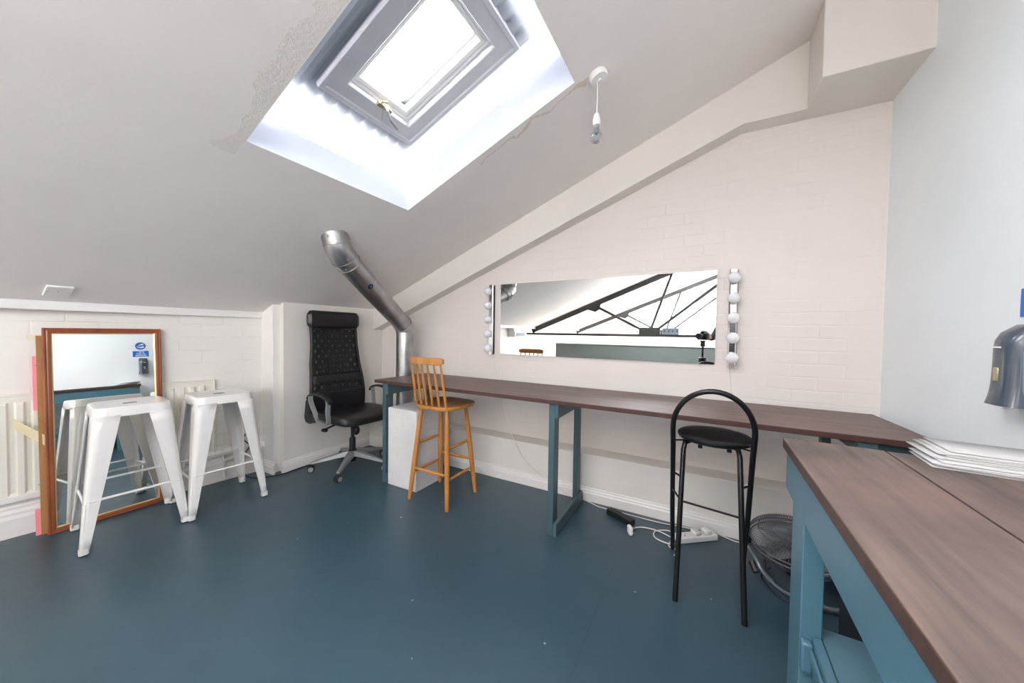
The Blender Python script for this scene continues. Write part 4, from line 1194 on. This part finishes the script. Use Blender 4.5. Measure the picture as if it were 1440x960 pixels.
# ------------------------------------------------------------------ dispenser and sign on the right wall
def dispenser():
    yc, z0, z1 = 1.592, 1.006, 1.246
    t = thing('soap_dispenser', 'dark grey rounded dispenser on the right wall below the blue sign', 'dispenser', (XR, yc, z0))  # soap and sanitiser dispenser
    def shell(nm, mat, w, d0, d1, z0, z1, par=t, top=.05, fl=0.0):
        b = MB(); rr = []
        n = 10
        for i in range(n + 1):
            q = i / n; z = z0 + (z1 - z0) * q
            e = 1.0 if q < .72 else math.sqrt(max(0, 1 - ((q - .72) / .28) ** 2 * .97))
            dd = d0 + (d1 - d0) * e + fl * (1 - q) ** 6
            ww = w * (.97 + .03 * (1 - q)) * (1 if q < .8 else (.90 + .10 * e)) + fl * (1 - q) ** 6
            r_ = min(.03, dd * .6)
            pts = [(XR, yc + ww / 2)]
            for k in range(6):
                a = math.radians(90 * k / 5); pts.append((XR - dd + r_ - r_ * math.sin(a), yc + ww / 2 - r_ + r_ * math.cos(a)))
            for k in range(6):
                a = math.radians(90 * k / 5); pts.append((XR - dd + r_ - r_ * math.cos(a), yc - ww / 2 + r_ - r_ * math.sin(a)))
            pts.append((XR, yc - ww / 2)); rr.append([(p[0], p[1], z) for p in pts])
        b.loft(rr); return b.build(nm, mat, par)
    shell('cover', 'disp_grey', .090, .02, .076, z0, z1, fl=.010)
    MB().prism([(0, .012), (.045, .012), (.045, .16), (.036, .20), (.016, .222), (0, .226)], lambda u, v, a: (XR - .006 - u, a, z0 + v), yc - .0470, yc + .0470).build('side_panel', 'disp_light', t, bevel=.004)
    MB().box(XR - .0795, yc - .008, z0 + .070, XR - .070, yc + .012, z0 + .112).build('window', 'brass', t, bevel=.004)
    MB().box(XR - .0785, yc - .012, z0 + .170, XR - .070, yc + .018, z0 + .174).build('logo', 'signwhite', t)
    MB().lathe([(.012, 0), (.012, -.012), (.008, -.014)], (XR - .05, yc, z0 + .002), n=16).build('nozzle', 'white_plastic', t)
dispenser()
def sign():
    yc = 1.515
    t = thing('handwash_sign', 'blue and white hand sanitiser sign on the right wall above dispenser', 'sign', (XR, 1.55, 1.38))
    yl, yr = 1.645, 1.385; x = XR
    MB().prism(rrect(.172, .236, .006, 3), lambda u, v, a: (a, 1.575 + u, 1.386 + v), x - .0030, x - .0002).build('sign_board', 'signwhite', t, smooth=False)
    MB().prism(rrect(.168, .086, .003, 3), lambda u, v, a: (a, 1.575 + u, 1.313 + v), x - .0040, x - .0029).build('text_panel', 'blue', t, smooth=False)
    R = Matrix.Rotation(-PI / 2, 3, 'Y')
    MB().lathe([(.056, 0), (.056, .0012)], (x - .0029, 1.575, 1.432), R, 40).build('round_symbol', 'blue', t)
    # hands: a cupped palm with fingers under drops
    Gp = lambda u, v, a: (a, 1.575 - u * .68, 1.432 + v * .68)
    palm = [(-.058, -.030), (-.030, -.048), (.012, -.046), (.050, -.026), (.060, -.010), (.046, -.010), (.022, -.022), (-.004, -.020), (-.014, -.012), (-.050, -.006)]
    MB().prism(palm, Gp, x - .0050, x - .0040).build('hand_mark', 'signwhite', t, smooth=False)
    top = [(-.052, .046), (-.030, .052), (.014, .030), (.040, .010), (.030, .004), (.006, .014), (-.020, .016), (-.044, .026)]
    MB().prism(top, Gp, x - .0050, x - .0040).build('hand_mark', 'signwhite', t, smooth=False)
    # lettering faces -x; reading direction is towards -y
    base = Matrix(((0, 0, -1, 0), (-1, 0, 0, 0), (0, 1, 0, 0), (0, 0, 0, 1)))
    for txt, z, s_ in (('please', 1.334, .026), ('use hand', 1.309, .026), ('sanitiser', 1.281, .036)):
        text_mesh(txt, s_, 'signwhite', 'lettering', t, Matrix.Translation((x - .0042, 1.575, z)) @ base, align='CENTER', bold=.0008)
sign()

# ------------------------------------------------------------------ hall behind the camera
def truss(y, x0, label, group):
    t = thing('roof_truss', label, 'roof truss', (x0, y, 1.2), 0, group)
    W = dict(world=False)
    def bar(nm, ax, az, bx_, bz, w=.045, d=.05, m='truss'):
        A, B = Vector((ax - x0, 0, az - 1.2)), Vector((bx_ - x0, 0, bz - 1.2)); dr = (B - A); Ln = dr.length; an = math.atan2(dr.z, dr.x)
        T = Matrix.Translation(A) @ Matrix.Rotation(-an, 4, 'Y')
        return MB().box(0, -d / 2, -w / 2, Ln, d / 2, w / 2, T=T).build(nm, m, t, **W)
    o = .075
    xa = x0
    bar('rafter', -3.34, zc(-3.34) - .055, .84, zc(.84) - .055, .095, .07)
    bar('tie_bar', xa, 1.185, .84, 1.185, .05, .05)
    bar('web', -1.94, zc(-1.94) - o, -.95, 1.26, .05, .03)
    bar('web', -.86, 1.26, -.50, zc(-.50) - o, .045, .03)
    bar('web', -.78, 1.26, .70, zc(.70) - o - .35, .05, .03)
    b = MB(); b.box(-1.06 - x0, -.02, 1.165 - 1.2, -.68 - x0, .02, 1.34 - 1.2); b.build('gusset_plate', 'truss', t, bevel=.003, **W)
    b = MB(); b.prism([(-2.12, zc(-2.12) - o), (-1.80, zc(-1.80) - o), (-1.84, zc(-1.84) - .20), (-1.92, zc(-1.92) - .22)], lambda u, v, a: (u - x0, a, v - 1.2), -.02, .02); b.build('gusset_plate', 'truss', t, **W)
    return t
truss(-1.89, -3.48, 'black steel roof truss reflected in the wall mirror, nearer of two', 'roof trusses')
t2 = copy_tree([o for o in bpy.data.objects if o.name == 'roof_truss'][0]); t2.location = (-3.48, -5.0, 1.2); t2['label'] = 'black steel roof truss reflected in the wall mirror, farther of two'
t = thing('hall_partition', 'low grey-green partition screen reflected in the wall mirror', 'partition', (-1.0, -1.45, 0))
MB().box(-2.60, -1.50, 0, .80, -1.44, .995).build('panel', 'partition', t, bevel=.003)
MB().box(-2.62, -1.515, .995, .82, -1.425, 1.012).build('cap_rail', 'white_plastic', t, bevel=.003)
t = thing('wall_heater', 'white fan heater box on the left wall reflected in wall mirror', 'heater', (-3.43, -1.3, 1.2))
xx = xw(-.6)
MB().prism([(0, 1.12), (.16, 1.12), (.16, 1.21), (.10, 1.32), (0, 1.33)], lambda u, v, a: (xx + u, a, v), -1.55, -1.05).build('casing', 'white_plastic', t, bevel=.006)
MB().box(xx + .158, -1.50, 1.13, xx + .166, -1.10, 1.20).build('grille', 'disp_light', t)
t = thing('junction_box', 'grey socket box on the truss tie bar reflected in the wall mirror', 'junction box', (-.50, -1.86, 1.21))
MB().box(-.64, -1.865, 1.21, -.36, -1.80, 1.33).build('box_body', 'disp_light', t, bevel=.006)
b = MB()
for i in range(4): b.lathe([(.012, 0), (.012, .003)], (-.60 + .07 * i, -1.80, 1.27), Matrix.Rotation(-PI / 2, 3, 'X'), 12)
b.build('outlets', 'rubber', t)

# tripod and camera standing where the picture was taken from
def tripod():
    t = thing('tripod', 'black tripod standing in the middle of the room, reflected in the wall mirror', 'tripod', (.02, -.16, 0))
    c = Vector((.02, -.16, 0))
    MB().tube([c + Vector((0, 0, .62)), c + Vector((0, 0, 1.05))], .013, 14).build('centre_column', 'plastic_black', t)
    MB().lathe([(.04, .84), (.045, .85), (.045, .90), (.02, .91)], c, n=20).build('collar', 'plastic_black', t)
    MB().lathe([(.025, 1.05), (.03, 1.07), (.026, 1.11), (.034, 1.12), (.034, 1.135)], c, n=20).build('ball_head', 'plastic_black', t)
    for a in (90, 210, 330):
        d = Vector((math.cos(math.radians(a)), math.sin(math.radians(a)), 0))
        lg = MB().tube([c + d * .03 + Vector((0, 0, .86)), c + d * .20 + Vector((0, 0, .43)), c + d * .21 + Vector((0, 0, .41)), c + d * .37 + Vector((0, 0, .012))], [.015, .014, .011, .010], 12).build('leg', 'plastic_black', t)
        MB().sphere(c + d * .37 + Vector((0, 0, .012)), .012, n=8).build('foot', 'rubber', lg)
    return t
tripod()
def photo_camera():
    yaw = math.radians(29)
    t = thing('photo_camera', 'black camera on top of the tripod, reflected in the wall mirror', 'camera', (.02, -.16, 1.14), yaw)
    W = dict(world=False)
    MB().box(-.068, -.035, 0.0, .068, .030, .095).build('camera_body', 'plastic_black', t, bevel=.012, **W)
    MB().prism([(-.028, .09), (.028, .09), (.018, .125), (-.018, .125)], lambda u, v, a: (u, a, v), -.03, .035).build('viewfinder', 'plastic_black', t, bevel=.006, **W)
    MB().lathe([(.034, 0), (.036, .01), (.038, .06), (.041, .065), (.041, .085), (.036, .086), (.030, .078), (.002, .074)], (0, .030, .052), Matrix.Rotation(-PI / 2, 3, 'X'), 28).build('lens', 'plastic_black', t, **W)
photo_camera()

# photographer stooping behind the tripod
def person():
    t = thing('person', 'person in dark clothes stooping beside the tripod, caught at the edge of the wall mirror', 'person', (.40, -.85, 0))
    def skin(nm, V, E, mat, par, root=0, sub=2):
        me = bpy.data.meshes.new(nm); me.from_pydata([v[0] for v in V], E, []); o = bpy.data.objects.new(nm, me); col.objects.link(o)
        me.materials.append(M[mat]); o.parent = par
        for v in me.vertices: v.co -= Vector(root_loc(par))
        md = o.modifiers.new('skin', 'SKIN'); md.use_smooth_shade = True
        for i, (p, r) in enumerate(V):
            sv = me.skin_vertices[0].data[i]; sv.radius = (r, r) if not isinstance(r, tuple) else r; sv.use_root = (i == root)
        s_ = o.modifiers.new('sub', 'SUBSURF'); s_.levels = s_.render_levels = sub
        return o
    # torso stoops towards the camera; one forearm reaches up over it
    V = [((.40, -.98, .92), (.15, .11)), ((.40, -.92, 1.08), (.14, .10)), ((.40, -.80, 1.26), (.155, .105)), ((.40, -.71, 1.38), (.13, .09)), ((.40, -.65, 1.45), .055), ((.39, -.61, 1.49), .055),
         ((.56, -.72, 1.36), .06), ((.63, -.66, 1.10), .045), ((.56, -.50, .96), .036),
         ((.24, -.70, 1.36), .06), ((.14, -.60, 1.16), .046), ((.10, -.46, 1.17), .038),
         ((.50, -.98, .86), .095), ((.50, -.90, .50), .068), ((.50, -.98, .12), .045), ((.50, -.96, .05), .045), ((.51, -.80, .035), .035),
         ((.30, -.98, .86), .095), ((.27, -.88, .50), .068), ((.28, -1.0, .12), .045), ((.28, -.98, .05), .045), ((.27, -.82, .035), .035)]
    E = [(0, 1), (1, 2), (2, 3), (3, 4), (4, 5), (3, 6), (6, 7), (7, 8), (3, 9), (9, 10), (10, 11), (0, 12), (12, 13), (13, 14), (14, 15), (15, 16), (0, 17), (17, 18), (18, 19), (19, 20), (20, 21)]
    skin('clothed_body', V, E, 'cloth_dark', t)
    skin('forearm', [((.105, -.48, 1.168), .032), ((.09, -.38, 1.20), .031), ((.075, -.29, 1.24), .024)], [(0, 1), (1, 2)], 'skin', t)
    skin('forearm', [((.565, -.51, .97), .031), ((.55, -.44, .93), .030), ((.52, -.36, .88), .024)], [(0, 1), (1, 2)], 'skin', t)
    # head, leaning down towards the camera
    hc = Vector((.385, -.55, 1.575)); b = MB(); b.sphere(hc, .078, (1, 1.22, 1.42), 20)
    for v in b.bm.verts:
        q = v.co - hc
        if q.z < -.03: v.co.x = hc.x + q.x * (1 + (q.z + .03) * 3.5); v.co.y += .015 * (-q.z) * 3
    hd = b.build('head', 'skin', t)
    b = MB(); b.sphere(hc + Vector((0, .095, -.012)), .014, (.8, 1.1, 1.5), 10); b.build('nose', 'skin', hd)
    for s_ in (-1, 1):
        b = MB(); b.sphere(hc + Vector((s_ * .028, .083, .012)), .010, (1.3, .7, .7), 8); b.build('eye', 'signwhite', hd)
        b = MB(); b.sphere(hc + Vector((s_ * .078, .0, 0)), .020, (.4, .8, 1.4), 8); b.build('ear', 'skin', hd)
    b = MB(); b.sphere(hc + Vector((0, .080, -.052)), .018, (1.3, .5, .35), 8); b.build('mouth', 'pink', hd)
    b = MB(); b.sphere(hc + Vector((0, -.018, .022)), .087, (1.02, 1.18, 1.28), 20)
    for v in b.bm.verts:
        q = v.co - hc
        if q.y > .045 and q.z < .07: v.co.y = hc.y + .045
        if q.z < -.05: v.co.z = hc.z - .05
    b.build('hair', 'hair', hd)
    # the near hand lies over the camera, the other hangs relaxed
    def hand(w, d_, u_, curl, s_):
        d_ = Vector(d_).normalized(); u_ = Vector(u_); u_ = (u_ - d_ * u_.dot(d_)).normalized(); c_ = Vector(curl).normalized()
        w = Vector(w)
        Vh = [(w, .020), (w + d_ * .035, (.028, .014)), (w + d_ * .065, (.030, .013))]; Eh = [(0, 1), (1, 2)]
        for k in range(4):
            bse = w + d_ * .072 + u_ * (-.026 + .0175 * k); i0 = len(Vh); ln = (.9, 1.0, .95, .75)[k]
            Vh += [(bse, .0085), (bse + d_ * .028 * ln + c_ * .006, .008), (bse + d_ * .046 * ln + c_ * .020, .0072), (bse + d_ * .052 * ln + c_ * .036, .0062)]
            Eh += [(2, i0), (i0, i0 + 1), (i0 + 1, i0 + 2), (i0 + 2, i0 + 3)]
        i0 = len(Vh); Vh += [(w + d_ * .025 + u_ * s_ * .026, .010), (w + d_ * .048 + u_ * s_ * .044 + c_ * .010, .009), (w + d_ * .070 + u_ * s_ * .050 + c_ * .022, .0075)]; Eh += [(1, i0), (i0, i0 + 1), (i0 + 1, i0 + 2)]
        skin('hand', Vh, Eh, 'skin', t, sub=1)
    hand((.073, -.285, 1.245), (-.55, .80, .20), (-.8, -.55, 0), (0, 0, -1), 1)
    hand((.52, -.36, .88), (-.05, .5, -.8), (1, 0, 0), (0, -.6, -.4), -1)
person()

# ------------------------------------------------------------------ light
wd = bpy.data.worlds.new('World'); scn.world = wd; wd.use_nodes = True; nt = wd.node_tree
bg = nt.nodes['Background']
tc = N(nt, 'ShaderNodeTexCoord'); sp = N(nt, 'ShaderNodeSeparateXYZ'); L(nt, tc.outputs['Generated'], sp.inputs[0])
L(nt, ramp(nt, sp.outputs['Z'], [(0.0, (.94, .90, .94, 1)), (0.5, (.99, .955, 1.0, 1))]), bg.inputs['Color'])
bg.inputs['Strength'].default_value = 10.0

def portal(name, c, rot, sx, sy):
    l = bpy.data.lights.new(name, 'AREA'); l.shape = 'RECTANGLE'; l.size = sx; l.size_y = sy; l.cycles.is_portal = True
    o = bpy.data.objects.new(name, l); col.objects.link(o); o.location = c; o.rotation_euler = rot
def slope_portal(name, x0, x1, y0, y1, n):
    U = (x1 - x0) / ca; c = F(U / 2, (y1 - y0) / 2, n, x0, y0)
    portal(name, c, (0, -ANG, 0), U, y1 - y0)
slope_portal('skylight_portal', OU0 - .1, OU1 + .1, OV0 - .1, OV1 + .1, .40)
slope_portal('hall_or_added_portal', *H1, .16)
slope_portal('hall_or_added_portal', *H2, .16)  # guides light through the further, added skylight
slope_portal('hall_or_added_portal', *H3, .16)  # guides light through the unseen skylight added overhead
slope_portal('added_roof_portal', *H4, .16)  # guides light through the rooflight added by the right wall
portal('added_side_portal', (XR + .15, (GY0 + GY1) / 2, (GZ0 + GZ1) / 2), (0, PI / 2, 0), GZ1 - GZ0, GY1 - GY0)  # for the added side window
portal('added_rear_portal', ((WX0 + WX1) / 2, YF - .15, (WZ0 + WZ1) / 2), (PI / 2, 0, 0), WX1 - WX0, WZ1 - WZ0)  # for the added rear window

# ------------------------------------------------------------------ camera
yaw, pitch, roll = math.radians(29), math.radians(1.46), math.radians(.83)
fwd = Vector((-math.sin(yaw), math.cos(yaw), 0)); rt = Vector((math.cos(yaw), math.sin(yaw), 0)); up = Vector((0, 0, 1))
f2 = fwd * math.cos(pitch) - up * math.sin(pitch); u2 = up * math.cos(pitch) + fwd * math.sin(pitch)
r3 = rt * math.cos(roll) + u2 * math.sin(roll); u3 = u2 * math.cos(roll) - rt * math.sin(roll)
cam = bpy.data.cameras.new('Camera'); cam.lens = 12.0; cam.sensor_width = 36; cam.clip_start = 0.02
co = bpy.data.objects.new('Camera', cam); col.objects.link(co)
co.matrix_world = Matrix(((r3.x, u3.x, -f2.x, 0), (r3.y, u3.y, -f2.y, 0), (r3.z, u3.z, -f2.z, 1.2), (0, 0, 0, 1)))
scn.camera = co

scn.view_settings.view_transform = 'Standard'
try: scn.view_settings.look = 'None'
except Exception: pass
scn.view_settings.exposure = 1.08; scn.view_settings.gamma = 1.0; scn.view_settings.use_curve_mapping = False
scn.cycles.max_bounces = 12; scn.cycles.diffuse_bounces = 8; scn.cycles.glossy_bounces = 6; scn.cycles.transparent_max_bounces = 12; scn.cycles.transmission_bounces = 6
scn.cycles.use_denoising = True
scn.cycles.sample_clamp_indirect = 10
